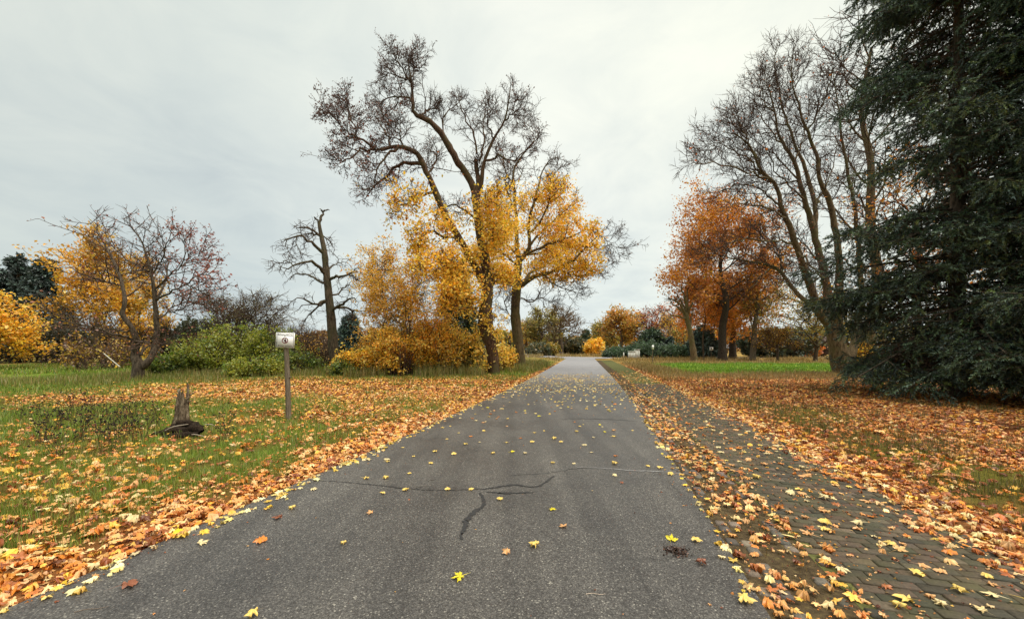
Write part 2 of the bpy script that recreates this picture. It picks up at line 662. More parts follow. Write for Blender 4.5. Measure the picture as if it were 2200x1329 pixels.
wv.inputs[0].default_value = 0.35
t.links.new(v, wv.inputs[4])
t.links.new(nzv.outputs["Color"], wv.inputs[5])
t.links.new(wv.outputs[1], ck.inputs["Vector"])
crk = ramp(t, ck.outputs["Distance"], [(0.0, (1, 1, 1)), (0.0022, (1, 1, 1)), (0.0042, (0, 0, 0))])
patchy = ramp(t, noise(t, v, 0.4, 3), [(0.50, (0, 0, 0)), (0.58, (1, 1, 1))])
c = mixc(t, mth(t, "MULTIPLY", mth(t, "MULTIPLY", crk, patchy), 0.7), c, lin(42, 40, 38))
rg = ramp(t, blot, [(0.35, (.42, .42, .42)), (0.7, (.62, .62, .62))])
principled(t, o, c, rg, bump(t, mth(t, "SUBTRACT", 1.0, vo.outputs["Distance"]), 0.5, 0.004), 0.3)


def ribbon(fa, fb, ys_, z, name, mat, nx_=6, col=(1, 1, 1), kind="structure"):
    ys_ = np.asarray(ys_)
    u = np.linspace(0, 1, nx_)[None, :]
    a = fa(ys_)[:, None]
    b = fb(ys_)[:, None]
    X = a * (1 - u) + b * u
    Y = np.broadcast_to(ys_[:, None], X.shape)
    Z = np.full(X.shape, z)
    i = (np.arange(len(ys_) - 1)[:, None] * nx_ + np.arange(nx_ - 1)[None, :])
    Fq_ = np.stack([i, i + 1, i + nx_ + 1, i + nx_], -1).reshape(-1, 4)
    return tag(Geo().add(np.stack([X, Y, Z], -1), Fq_, 0, col).build(name, mat), kind=kind)


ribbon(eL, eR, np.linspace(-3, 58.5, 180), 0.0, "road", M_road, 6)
# the cross road at the far end, with a branch going off to the left behind
cr = Geo()
P0 = [(-2, 70.5), (4, 68.5), (8.6, 58.4), (13.2, 58.4), (20, 61.0), (60, 62.5), (60, 67.0), (18, 66.5), (13, 69), (8, 88), (6, 120), (0.5, 120), (3.2, 88), (-2, 80)]
cen = np.array([[9.5, 64.5]])
PV = np.vstack([np.c_[cen, [[.006]]], np.c_[np.array(P0), np.full(len(P0), .006)]])
cr.add(PV, [[0, 1 + i, 1 + (i + 1) % len(P0)] for i in range(len(P0))], 0)
tag(cr.build("cross_road", M_road), kind="structure")

# dark sealant veins and a pale joint on the asphalt
M_seal, t, o = newmat("crack_sealant")
principled(t, o, mixc(t, noise(t, coords(t), 30, 3), lin(32, 31, 32), lin(52, 51, 51)), 0.55, None, 0.35)
M_pale, t, o = newmat("pale_joint")
principled(t, o, mixc(t, noise(t, coords(t), 12, 4), lin(120, 117, 116), lin(150, 147, 145)), 0.8)


def gpt(px, py):
    D = gd(py)
    return np.array([(px - CX) / F * D, D])


def strip(geo, pts, widths, z, rng, sub=10):
    p = np.array([[*gpt(a, b), 0, w_] for (a, b), w_ in zip(pts, widths)])
    p = resample(p, sub * len(pts))
    p[:, :2] += rng.normal(0, .006, (len(p), 2))
    T = norm(np.gradient(p[:, :2], axis=0))
    Nn = np.stack([-T[:, 1], T[:, 0]], 1)
    wd = p[:, 3:4] * (0.35 + .75 * rng.random((len(p), 1))) / 2
    A, B = p[:, :2] + Nn * wd, p[:, :2] - Nn * wd
    V = np.empty((2 * len(p), 3))
    V[0::2, :2], V[1::2, :2] = A, B
    V[:, 2] = z
    i = np.arange(len(p) - 1) * 2
    geo.add(V, np.stack([i, i + 1, i + 3, i + 2], 1))


rg_ = np.random.default_rng(3)
sg = Geo()
strip(sg, [(990, 1157), (1000, 1125), (1012, 1105), (1030, 1092), (1040, 1078), (1032, 1058)], [.02, .07, .08, .045, .05, .03], .0045, rg_)
strip(sg, [(655, 1030), (760, 1037), (830, 1044), (880, 1050), (950, 1053), (1040, 1050)], [.012, .014, .02, .018, .014, .02], .0049, rg_)
strip(sg, [(1036, 1051), (1070, 1046), (1105, 1041), (1140, 1046), (1165, 1040), (1190, 1022)], [.03, .05, .05, .03, .04, .02], .0053, rg_)
strip(sg, [(1045, 1056), (1085, 1059), (1130, 1058), (1150, 1057)], [.02, .05, .04, .01], .0057, rg_)
strip(sg, [(1095, 1021), (1150, 1018), (1190, 1014), (1240, 1006), (1300, 1004)], [.008, .014, .01, .012, .01], .0045, rg_)
strip(sg, [(1200, 900), (1260, 899), (1320, 901), (1375, 905)], [.01, .05, .05, .02], .0045, rg_)
tag(sg.build("crack_sealant", M_seal), kind="structure")
sg = Geo()
strip(sg, [(1240, 1003), (1300, 1006), (1360, 1011), (1420, 1013), (1470, 1018)], [.01, .02, .025, .02, .012], .0060, rg_)
tag(sg.build("pale_road_joint", M_pale), kind="structure")

# gutter strip and brick path
M_gut, t, o = newmat("gutter_soil")
f = noise(t, coords(t), 22, 6, .7)
c = ramp(t, f, [(.3, lin(46, 38, 28)), (.55, lin(84, 70, 50)), (.75, lin(110, 98, 60))])
principled(t, o, c, .95, bump(t, f, .8, .03), .1)
ribbon(eR, lambda y: eR(y) + GUT, np.linspace(-3, 50, 160), -0.012, "gutter_strip", M_gut, 4)
M_pathbed, t, o = newmat("mossy_path_bed")
f = noise(t, coords(t), 14, 6, .7)
c = ramp(t, f, [(.3, lin(58, 58, 34)), (.55, lin(92, 92, 52)), (.75, lin(122, 116, 76))])
principled(t, o, c, .95, bump(t, f, .6, .02), .1)
ribbon(lambda y: eR(y) + GUT, lambda y: eR(y) + PATH, np.linspace(-3, 50, 160), -0.010, "path_bed", M_pathbed, 4)

M_brick, t, o = newmat("path_brick")
f = noise(t, coords(t), 55, 5, .7)
f_ = noise(t, coords(t), 3, 4, .6)
c = mixc(t, 1.0, attr(t), ramp(t, f, [(.3, (.6, .6, .58)), (.7, (1.35, 1.32, 1.25))]), "MULTIPLY")
c = mixc(t, ramp(t, f_, [(.46, (0, 0, 0)), (.70, (.5, .5, .5))]), c, lin(72, 72, 38))
principled(t, o, c, .75, bump(t, f, .5, .008), .3)


def blocks(cx, cy, ux, uy, wx, wy, h, z, rng, col, bev=.006):
    """rounded-top blocks: centres, unit x axis, half sizes"""
    n = len(cx)
    vx, vy = -uy, ux
    V = np.zeros((n, 12, 3))
    sg_ = [(-1, -1), (1, -1), (1, 1), (-1, 1)]
    for j, (a, b) in enumerate(sg_):
        for lv, (ins, zz_) in enumerate([(0, z - h), (0, z - bev), (bev, z)]):
            wa, wb = wx - ins, wy - ins
            V[:, lv * 4 + j, 0] = cx + a * wa * ux + b * wb * vx
            V[:, lv * 4 + j, 1] = cy + a * wa * uy + b * wb * vy
            V[:, lv * 4 + j, 2] = zz_
    V[:, 4:, 2] += rng.normal(0, .0026, (n, 1)) + rng.normal(0, .0016, (n, 8))
    fc = []
    for lv in (0, 4):
        for j in range(4):
            k = (j + 1) % 4
            fc.append([lv + j, lv + k, lv + 4 + k, lv + 4 + j])
    fc.append([8, 9, 10, 11])
    Fc = (np.array(fc)[None] + (np.arange(n) * 12)[:, None, None]).reshape(-1, 4)
    return V.reshape(-1, 3), Fc, np.repeat(col, 12, axis=0)


rb = np.random.default_rng(11)
cx_, cy_, ux_, uy_ = [], [], [], []
y = 1.0
row = 0
while y < 17:
    e = eR(y)
    sl = (eR(y + .1) - eR(y - .1)) / .2
    dv = np.array([sl, 1.0]) / math.hypot(sl, 1)
    nv = np.array([dv[1], -dv[0]])
    for j in range(9):
        off = GUT + 0.05 + 0.165 * j + (0.0825 if row % 2 else 0.0)
        if off > PATH - 0.06: break
        p_ = np.array([e, y]) + nv * (off + .02)
        cx_.append(p_[0]); cy_.append(p_[1]); ux_.append(nv[0]); uy_.append(nv[1])
    y += 0.088 * dv[1] * 1.02
    row += 1
cx_, cy_, ux_, uy_ = map(np.array, (cx_, cy_, ux_, uy_))
n = len(cx_)
bc = pick(rb, n, [lin(78, 68, 54), lin(68, 62, 50), lin(82, 68, 55), lin(64, 60, 48), lin(90, 78, 64)], jit=.13)
V, Fc, cv = blocks(cx_ + rb.normal(0, .002, n), cy_ + rb.normal(0, .002, n), ux_, uy_, .0790, .0405, .03, .0045, rb, bc)
tag(Geo().add(V, Fc, 0, cv).build("path", M_brick), kind="structure")

M_cobble, t, o = newmat("granite_sett")
f = noise(t, coords(t), 60, 5, .7)
c = mixc(t, 1.0, attr(t), ramp(t, f, [(.3, (.6, .6, .6)), (.7, (1.3, 1.3, 1.3))]), "MULTIPLY")
principled(t, o, c, .7, bump(t, f, .5, .01), .35)
cx_, cy_, ux_, uy_ = [], [], [], []
for off in (0.07, 0.185, 0.50):
    y = 1.2
    while y < 14:
        sl = (eR(y + .1) - eR(y - .1)) / .2
        dv = np.array([sl, 1.0]) / math.hypot(sl, 1)
        nv = np.array([dv[1], -dv[0]])
        if rb.random() > .5:
            p_ = np.array([eR(y), y]) + nv * off
            cx_.append(p_[0]); cy_.append(p_[1]); ux_.append(nv[0]); uy_.append(nv[1])
        y += .105
cx_, cy_, ux_, uy_ = map(np.array, (cx_, cy_, ux_, uy_))
n = len(cx_)
bc = pick(rb, n, [lin(98, 88, 78), lin(84, 77, 69), lin(112, 98, 86), lin(74, 67, 58)], jit=.12)
V, Fc, cv = blocks(cx_ + rb.normal(0, .006, n), cy_ + rb.normal(0, .006, n), ux_, uy_, .043, .043, .03, .004, rb, bc, .012)
tag(Geo().add(V, Fc, 0, cv).build("gutter_cobbles", M_cobble), kind="structure")

#@@LITTER
# ------------------------------------------------------------------ fallen leaves
LIT = [lin(232, 180, 118), lin(222, 160, 90), lin(216, 136, 54), lin(234, 180, 72), lin(186, 108, 52), lin(152, 84, 42), lin(118, 66, 38), lin(238, 206, 146)]
W_LEFT_EDGE = [4, 5, 4, 1.4, 3, 2, 1, 2]
W_LEFT_FAR = [2.4, 3.6, 4.6, 5, 3, 1.6, 1.0, 1.6]
W_RIGHT = [1.8, 3.2, 5.5, 2, 5, 3.6, 2.4, .8]
W_PALE = [3, 2.5, 1.2, 3.5, 1, .8, .6, 4]
YEL = [lin(232, 204, 124), lin(226, 182, 78), lin(236, 216, 164), lin(206, 156, 92), lin(226, 188, 60)]


def scatter(rng, x, y, z, wts, size, tilt, geo, pal=LIT):
    if len(x) == 0:
        return
    P = np.stack([x, y, z], 1)
    B = basis_flat(rng, len(x), tilt)
    S = size * np.clip(np.exp(rng.normal(-.05, .34, len(x))), .4, 1.4)
    cu = np.clip(rng.normal(.6, 1.1, len(x)), -1.5, 2.0)
    col = pick(rng, len(x), pal, wts, .14)
    for T, lo, hi in ((LEAF2, -9, 7.5), (LEAF1, 7.5, 15), (LEAF0, 15, 999)):
        m = (y >= lo) & (y < hi)
        if m.any():
            V, Fc = inst(T[0], T[1], P[m], B[m], S[m], cu[m], np.where(rng.random(m.sum()) < .22, rng.uniform(.35, .6, m.sum()), rng.uniform(.75, 1.05, m.sum())))
            geo.add(V, Fc, 0, np.repeat(col[m], len(T[0]), axis=0))


def cand(rng, x0, x1, y0, y1, dens):
    n = int((x1 - x0) * (y1 - y0) * dens)
    x = rng.uniform(x0, x1, n)
    y = rng.uniform(y0, y1, n)
    k = np.abs(x) < y * 1.42 + 1.6
    return x[k], y[k]


rl = np.random.default_rng(21)
gl_, gr_, gp_, ga_ = Geo(), Geo(), Geo(), Geo()
for (x0, x1, y0, y1, dens, sz) in [(-9, 9, 1.2, 6, 430, .085), (-16, 16, 6, 12, 290, .088), (-22, 24, 12, 24, 150, .102), (-10, 30, 24, 50, 22, .15)]:
    x, y = cand(rl, x0, x1, y0, y1, dens)
    lf, left, dl, dr, q, q2 = masks(x, y)
    off = np.where(left, dl, dr) > -0.02
    keep = (rl.random(len(x)) < np.where(off, np.where(lf > .55, lf, lf * .75 + .02), 0))
    z = hfun(x, y) + rl.random(len(x)) * 0.045 + .008
    mL = keep & left
    ne = mL & (dl < 1.6) & (y < 9)
    fa = mL & ~ne
    scatter(rl, x[ne], y[ne], z[ne], W_LEFT_EDGE, sz * 1.1, .26, gl_)
    scatter(rl, x[fa], y[fa], z[fa], W_LEFT_FAR, sz, .34, gl_)
    mR = keep & ~left
    pale = mR & (dr < .40) & (rl.random(len(x)) < .45)
    scatter(rl, x[pale], y[pale], z[pale] + .01, W_PALE, sz, .22, gr_)
    rest = mR & ~pale
    scatter(rl, x[rest], y[rest], z[rest], W_RIGHT, sz, .34, gr_)
    # litter in the gutter and over both path edges
    u = x - eR(y)
    pg = np.where((u > .02) & (u < GUT + .1), .22 + .26 * sstep(.38, .62, q2), 0)
    pp = np.where((u >= GUT) & (u < PATH), .035 + .6 * sstep(.35, .0, PATH - u + (q2 - .5) * .6) + .10 * sstep(.25, 0, u - GUT) + .22 * sstep(7, 12, y), 0)
    k = rl.random(len(x)) < (pg + pp) * (y < 26)
    scatter(rl, x[k], y[k], .006 + rl.random(k.sum()) * .02, [4, 4, 2, 2, 2.5, 2, 1, 3], sz * .95, .16, gp_)
    # thin spill of leaves on the asphalt edge and the dense yellow band farther up the road
    on = (x > eL(y)) & (x < eR(y))
    de = np.minimum(x - eL(y), eR(y) - x)
    pe = .55 * sstep(.28, 0, (x - eL(y)) + (q2 - .5) * .25) + .35 * sstep(.14, 0, eR(y) - x)
    far = sstep(12, 16.5, y) * sstep(25, 21, y) * (.14 + .55 * sstep(.4, .7, q2)) + .035 * sstep(8.5, 12, y) * sstep(16, 13, y)
    k = on & (rl.random(len(x)) < np.where(y > 8.5, np.maximum(far, pe * (y < 30)), pe))
    scatter(rl, x[k], y[k], .006 + rl.random(k.sum()) * .012, [4, 3, 3, 2, 1], sz * .95, .10, ga_, YEL)
# small torn scraps
x, y = cand(rl, -5, 5, 1.4, 12, 120)
de = np.minimum(x - eL(y), eR(y) - x)
k = (de > 0) & (rl.random(len(x)) < .8 * np.exp(-de / .12) + .012)
scatter(rl, x[k], y[k], np.full(k.sum(), .005), [2, 3, 2, 1, 3, 4, 4, 1], .022, .2, ga_)
x, y = cand(rl, -9, 0, 1.4, 9, 260)
k = (eL(y) - x > -.05) & (eL(y) - x < 1.3)
scatter(rl, x[k], y[k], hfun(x[k], y[k]) + .01, W_LEFT_EDGE, .04, .35, gl_)
x, y = cand(rl, -6, 7, 1.4, 9, 200)
u = x - eR(y)
k = (u > 0) & (u < PATH) & (rl.random(len(x)) < np.where(u < GUT + .1, 1, .55))
scatter(rl, x[k], y[k], np.full(k.sum(), .008), [3, 3, 2, 1, 3, 3, 3, 2], .026, .3, gp_)
tag(gl_.build("fallen_leaves", M_litter), "carpet of orange and tan maple leaves along the left verge", "fallen leaves", kind="stuff")
tag(gr_.build("fallen_leaves", M_litter), "red brown leaf litter on the right verge under the spruces", "fallen leaves", kind="stuff")
tag(gp_.build("fallen_leaves", M_litter), "pale leaves and scraps strewn over gutter and brick path edges", "fallen leaves", kind="stuff")
tag(ga_.build("fallen_leaves", M_litter), "dense band of yellow leaves across the road ahead and along its edges", "fallen leaves", kind="stuff")

# single leaves lying on the asphalt and on the path, each its own object
LC = {"bright": lin(222, 202, 40), "yellow": lin(230, 196, 104), "pale": lin(230, 208, 156), "tan": lin(214, 160, 104), "brown": lin(140, 84, 58), "orange": lin(214, 130, 50)}
LM = {}
r1 = np.random.default_rng(5)
for cn, cval in LC.items():
    for vi in range(3):
        tv, tf = LEAF2
        tv = np.array(tv)
        sgn = (0.5, -0.3, 1.0)[vi]
        tv = tv * np.array([1, 1, sgn]) + np.c_[r1.normal(0, .03, (len(tv), 2)), r1.normal(0, .03, len(tv))]
        tv[:, 2] -= tv[:, 2].min()
        cvv = np.array(cval)[None] * np.exp(r1.normal(0, .10, (len(tv), 1)))
        ob = Geo().add(tv, tf, 0, cvv).build("maple_leaf", M_litter)
        LM[(cn, vi)] = ob.data
        bpy.data.objects.remove(ob)


def one_leaf(x, y, cn, size, label, group, z=.0035):
    me = LM[(cn, int(r1.integers(3)))]
    ob = bpy.data.objects.new("maple_leaf", me)
    C.objects.link(ob)
    ob.location = (x, y, z)
    ob.scale = (size,) * 3
    ob.rotation_euler = (r1.normal(0, .05), r1.normal(0, .05), r1.random() * 6.28)
    tag(ob, label, "leaf", group)


GA = "maple leaves scattered over the asphalt"
LAB = {"bright": "bright lemon yellow maple leaf lying flat on the open asphalt", "yellow": "soft yellow maple leaf lying flat on the open asphalt",
       "pale": "pale cream maple leaf lying flat on the open asphalt", "tan": "tan brown maple leaf lying flat on the open asphalt",
       "brown": "dark brown shrivelled maple leaf lying on the open asphalt", "orange": "orange maple leaf lying flat on the open asphalt"}
for (px, py, cn, sz, lb) in [
    (1442, 1160, "bright", .13, "bright yellow leaf touching the dirt clump on the asphalt"),
    (1493, 1162, "yellow", .12, "light yellow leaf just right of the bright leaf by the dirt clump"),
    (1508, 1213, "brown", .10, "brown leaf between the dirt clump and the leafy gutter"),
    (1596, 1291, "yellow", .15, "large pale gold leaf lowest on the asphalt near the gutter"),
    (545, 1322, "yellow", .10, "yellow leaf at the bottom edge of the photo"),
    (988, 1240, "bright", .12, "lone yellow leaf below the forked tar seam at mid road"),
    (1150, 1174, "yellow", .12, "yellow leaf right of the tar seam's lower end"),
    (1089, 1187, "tan", .09, "small tan leaf between the tar seam and a yellow leaf"),
    (1211, 1133, "tan", .11, "tan leaf alone on the right half of the road"),
    (1185, 1094, "bright", .10, "bright yellow leaf above the lone tan leaf"),
    (384, 1143, "bright", .12, "bright yellow leaf beside the left leaf bank"),
    (432, 1168, "pale", .11, "pale leaf with a long stalk near the left leaf bank"),
    (561, 1163, "orange", .12, "orange tan leaf alone on the left half of the road"),
    (274, 1259, "brown", .15, "long brown leaf at the lower left of the road"),
    (739, 1168, "yellow", .07, "small yellow leaf alone in the left middle of the road"),
    (797, 1102, "tan", .10, "tan leaf below the thin crack on the left")]:
    p_ = gpt(px, py)
    one_leaf(p_[0], p_[1], cn, sz * .95, lb, GA)
mid = [(1073, 1073, "yellow"), (1012, 1052, "yellow"), (962, 1052, "yellow"), (873, 1053, "yellow"), (823, 1060, "yellow"), (629, 1093, "yellow"), (600, 1113, "brown"), (785, 1028, "yellow"), (828, 1028, "yellow"), (880, 1018, "yellow"), (672, 1052, "pale"), (645, 1049, "pale"), (680, 1031, "pale"), (1188, 996, "yellow"), (1232, 996, "pale"), (1335, 1037, "brown"), (1320, 1022, "pale"), (1393, 1002, "yellow"), (1420, 1006, "yellow"), (1440, 1020, "yellow"), (1320, 997, "yellow"), (1322, 979, "orange"), (1270, 972, "pale"), (1205, 950, "yellow"), (1143, 950, "yellow"), (1100, 971, "bright"), (1128, 975, "pale"), (1060, 975, "yellow"), (975, 976, "yellow"), (925, 996, "yellow"), (888, 981, "yellow"), (830, 988, "pale"), (832, 992, "yellow"), (935, 970, "yellow"), (865, 963, "yellow"), (790, 988, "pale"), (1256, 957, "pale"), (1190, 943, "yellow"), (1088, 951, "yellow"), (1000, 954, "yellow"), (1030, 950, "pale"), (960, 944, "yellow"), (1148, 930, "yellow"), (1012, 938, "orange"), (985, 931, "yellow"), (1040, 926, "yellow"), (1275, 941, "pale"), (1318, 938, "yellow")]
for a in mid:
    p_ = gpt(a[0], a[1])
    one_leaf(p_[0], p_[1], a[2], .065 + .055 * r1.random(), LAB[a[2]], GA)
cns = ["yellow", "pale", "tan", "yellow", "bright", "orange"]
k = 0
while k < 60:
    y = 6.5 + 5.5 * r1.random() ** .8
    x = eL(y) + .2 + (eR(y) - eL(y) - .4) * r1.random()
    cn = cns[int(r1.integers(6))]
    one_leaf(x, y, cn, .05 + .06 * r1.random(), LAB[cn], GA)
    k += 1
LABP = {"yellow": "yellow maple leaf lying on the dark brick path", "pale": "pale cream maple leaf lying on the dark brick path", "tan": "tan maple leaf lying on the dark brick path", "orange": "orange brown maple leaf lying on the dark brick path"}
cns = ["yellow", "pale", "tan", "orange", "tan", "yellow"]
k = 0
while k < 95:
    y = 1.9 + 6.0 * r1.random() ** 1.1
    x = eR(y) + GUT + .08 + (PATH - GUT - .3) * r1.random()
    cn = cns[int(r1.integers(6))]
    one_leaf(x, y, cn, .07 + .065 * r1.random(), LABP[cn], "maple leaves lying on the brick path", .0065)
    k += 1

# ------------------------------------------------------------------ grass
BL_V = np.array([(-.5, 0, 0), (.5, 0, 0), (-.36, .12, .5), (.36, .12, .5), (0, .42, 1.0)])
BL_F = np.array([[0, 1, 3], [0, 3, 2], [2, 3, 4]])


def blades(rng, geo, x, y, z, hgt, wid, pal, wts=None, lean=.35):
    n = len(x)
    if n == 0:
        return
    yaw = rng.random(n) * 6.283
    h = hgt * np.exp(rng.normal(0, .3, n))
    le = np.abs(rng.normal(0, lean, n)) * 2
    c_, s_ = np.cos(yaw), np.sin(yaw)
    T = BL_V[None] * np.stack([np.broadcast_to(wid, n), h * le * 1.2 + h * .2, h], 1)[:, None, :]
    V = np.stack([T[..., 0] * c_[:, None] - T[..., 1] * s_[:, None], T[..., 0] * s_[:, None] + T[..., 1] * c_[:, None], T[..., 2]], -1)
    V = V + np.stack([x, y, z], 1)[:, None, :]
    Fc = (BL_F[None] + (np.arange(n) * 5)[:, None, None]).reshape(-1, 3)
    geo.add(V.reshape(-1, 3), Fc, 0, np.repeat(pick(rng, n, pal, wts, .16), 5, axis=0))


GP = [lin(108, 134, 38), lin(132, 152, 48), lin(152, 146, 66), lin(84, 104, 32), lin(180, 156, 92)]
GPD = [lin(72, 80, 30), lin(96, 94, 42), lin(128, 108, 56), lin(148, 116, 66)]
TANP = [lin(172, 146, 92), lin(150, 124, 76), lin(128, 118, 60), lin(186, 160, 108)]
rgx = np.random.default_rng(31)
gL, gR, gD = Geo(), Geo(), Geo()
for (x0, x1, y0, y1, dens, hh, ww) in [(-9, 9, 1.2, 6, 3600, .085, .0045), (-16, 16, 6, 12, 1300, .10, .008), (-26, 26, 12, 22, 420, .11, .016), (-46, 50, 22, 42, 90, .16, .035)]:
    x, y = cand(rgx, x0, x1, y0, y1, dens)
    lf, left, dl, dr, q, q2 = masks(x, y)
    off = np.where(left, dl, dr)
    tuft = sstep(.40, .62, fbm(x, y, 2.6, 44, 2))
    pL = np.maximum(np.clip(1 - lf * 1.08, .06, 1) * (.25 + .75 * tuft), .8 * sstep(.66, .76, fbm(x, y, 1.7, 71, 2)))
    pL = np.where(y > 18, .6, pL) * sstep(.25, .7, off)
    k = rgx.random(len(x)) < pL
    z = hfun(x, y) - .005
    kl = k & left
    blades(rgx, gL, x[kl], y[kl], z[kl], hh, ww, GP, [4, 3, 2, 3, 1.2])
    kr = k & ~left & (rgx.random(len(x)) < .8)
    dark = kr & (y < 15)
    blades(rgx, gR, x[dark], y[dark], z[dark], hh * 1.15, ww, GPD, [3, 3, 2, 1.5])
    fld = kr & (y >= 15)
    tan = fld & ((y < 23 + (q - .5) * 4) | (y > 38) | (dr < 3))
    blades(rgx, gD, x[tan], y[tan], z[tan], hh * 1.3, ww, TANP, [3, 3, 3, 1])
    gg = fld & ~tan
    blades(rgx, gR, x[gg], y[gg], z[gg], hh * .8, ww * 1.2, [lin(116, 156, 40), lin(130, 160, 56), lin(96, 132, 36)])
# standing dry grass fringes
for (x0, x1, y0, y1, n_, hh) in [(6, 24, 18.5, 24.0, 4500, .15), (7, 11.0, 24, 38, 2500, .30), (-1.5, 3.5, 24, 38, 6000, .4), (-9, -1.5, 19.5, 26, 9000, .5), (-22, -8, 19.5, 24, 8000, .32), (5, 50, 44, 58, 6000, .35), (-28, -14, 15, 19, 5000, .25), (9, 40, 70, 80, 5000, .5), (-20, 6, 66, 80, 5000, .5)]:
    x = rgx.uniform(x0, x1, n_)
    y = rgx.uniform(y0, y1, n_)
    k = (vnoise(x, y, .6, 9) > .35) & ((x < eL(y) - .3) | (x > eR(y) + PATH + .3) | (y > 68))
    blades(rgx, gD, x[k], y[k], hfun(x[k], y[k]), hh, .0009 * y[k] + .004, TANP if x0 > 3 or y0 > 60 else [lin(124, 128, 56), lin(150, 136, 76), lin(104, 112, 44), lin(168, 146, 92)], [3, 3, 2, 1.5], .25)
# grass growing in the gutter strip
x, y = cand(rgx, 1, 6, 1.3, 12, 900)
u = x - eR(y)
k = (u > .22) & (u < GUT + .06) & (rgx.random(len(x)) < .55 * sstep(.4, .65, fbm(x, y, 2.2, 61, 2)))
blades(rgx, gR, x[k], y[k], np.full(k.sum(), -.01), .035, .005, GPD, [3, 3, 3, 2])
tag(gL.build("grass", M_grass), "green grass tufts growing through leaves on the left verge", "grass", kind="stuff")
tag(gR.build("grass", M_grass), "short grass on the right verge and bright green meadow strip", "grass", kind="stuff")
tag(gD.build("dry_grass", M_grass), "tall straw coloured dry grass fringing the meadows", "dry grass", kind="stuff")

#@@TREES
# ------------------------------------------------------------------ trees
def limb_world(pts, D):
    """pts: (px, py, depth offset, radius m)"""
    o_ = []
    for (a, b, dd, r) in pts:
        o_.append([*at(a, b, D + dd), r])
    return np.array(o_)


def ray_tubes(geo, limbs, k, s, rng, mat=0, rough=.06, wig=.0):
    out = []
    for lp in limbs:
        q = resample(lp, k)
        if wig:
            ws = rng.normal(0, wig, (k, 3))
            ws[0] = 0
            q[:, :3] += ws
        out.append(q)
    A = np.array(out)
    R = A[..., 3] * (1 + rng.normal(0, rough, A.shape[:2]))
    V, Fc = tubes(A[..., :3], R, s)
    # flare and ribbing
    V = V + rng.normal(0, 1, V.shape) * np.repeat(R.reshape(-1), s)[:, None] * rough * .6
    geo.add(V, Fc, mat)
    return A[..., :3], A[..., 3]


def leaves_on(rng, geo, P, per, size, pal, wts=None, t0=.2, spread=.12, keep=None, T=SIMPLE, mat=0, jit=.18, ns=.35, hang=0.0):
    n = len(P)
    t = t0 + (1 - t0) * rng.random((n, per))
    q = interp_rows(P, t).reshape(-1, 3)
    q = q + rng.normal(0, spread, q.shape)
    if hang:
        q[:, 2] -= np.abs(rng.normal(0, hang, len(q)))
    if keep is not None:
        k = rng.random(len(q)) < keep(q)
        q = q[k]
    if len(q) == 0:
        return
    B = basis_random(rng, len(q), (0, -.25, .6), .7)
    S = size * np.exp(rng.normal(0, .25, len(q)))
    V, Fc = inst(T[0], T[1], q, B, S)
    geo.add(V, Fc, mat, np.repeat(pick(rng, len(q), pal, wts, jit, q, ns), len(T[0]), axis=0))


def put(root, o_):
    """parent keeping world coordinates (root has translation only)"""
    o_.parent = root
    o_.matrix_parent_inverse = root.matrix_world.inverted()


def finish(name, label, cat, loc, parts, group=None):
    root = empty(name, loc, label, cat, group)
    for pn, geo, mats, sm in parts:
        if geo.n:
            ob = geo.build(pn, mats, None, sm, None)
            me = ob.data
            co = np.empty(len(me.vertices) * 3, np.float32)
            me.vertices.foreach_get("co", co)
            co = co.reshape(-1, 3) - np.array(loc, np.float32)
            me.vertices.foreach_set("co", co.ravel())
            ob.parent = root
    return root


YELLOW = [lin(255, 204, 52), lin(255, 216, 80), lin(252, 184, 46), lin(240, 204, 68), lin(255, 228, 124)]
GOLD = [lin(232, 172, 44), lin(240, 188, 58), lin(216, 158, 44), lin(196, 162, 56)]
ORANGE = [lin(226, 134, 46), lin(236, 158, 60), lin(206, 112, 42), lin(220, 156, 58)]
RUST = [lin(204, 108, 40), lin(184, 94, 40), lin(220, 130, 48), lin(156, 88, 42)]
OLIVE = [lin(156, 146, 58), lin(172, 154, 68), lin(132, 126, 56), lin(192, 158, 64)]
GREENB = [lin(104, 126, 38), lin(130, 146, 44), lin(78, 100, 34), lin(162, 160, 54)]
LIME = [lin(150, 160, 44), lin(170, 168, 54), lin(118, 138, 40)]
PINK = [lin(170, 96, 76), lin(150, 80, 66), lin(186, 120, 90), lin(120, 76, 64)]
SEED = [lin(98, 64, 58), lin(116, 72, 60), lin(82, 58, 52), lin(136, 84, 62)]
BROWNISH = [lin(130, 92, 60), lin(110, 80, 58), lin(146, 110, 66)]

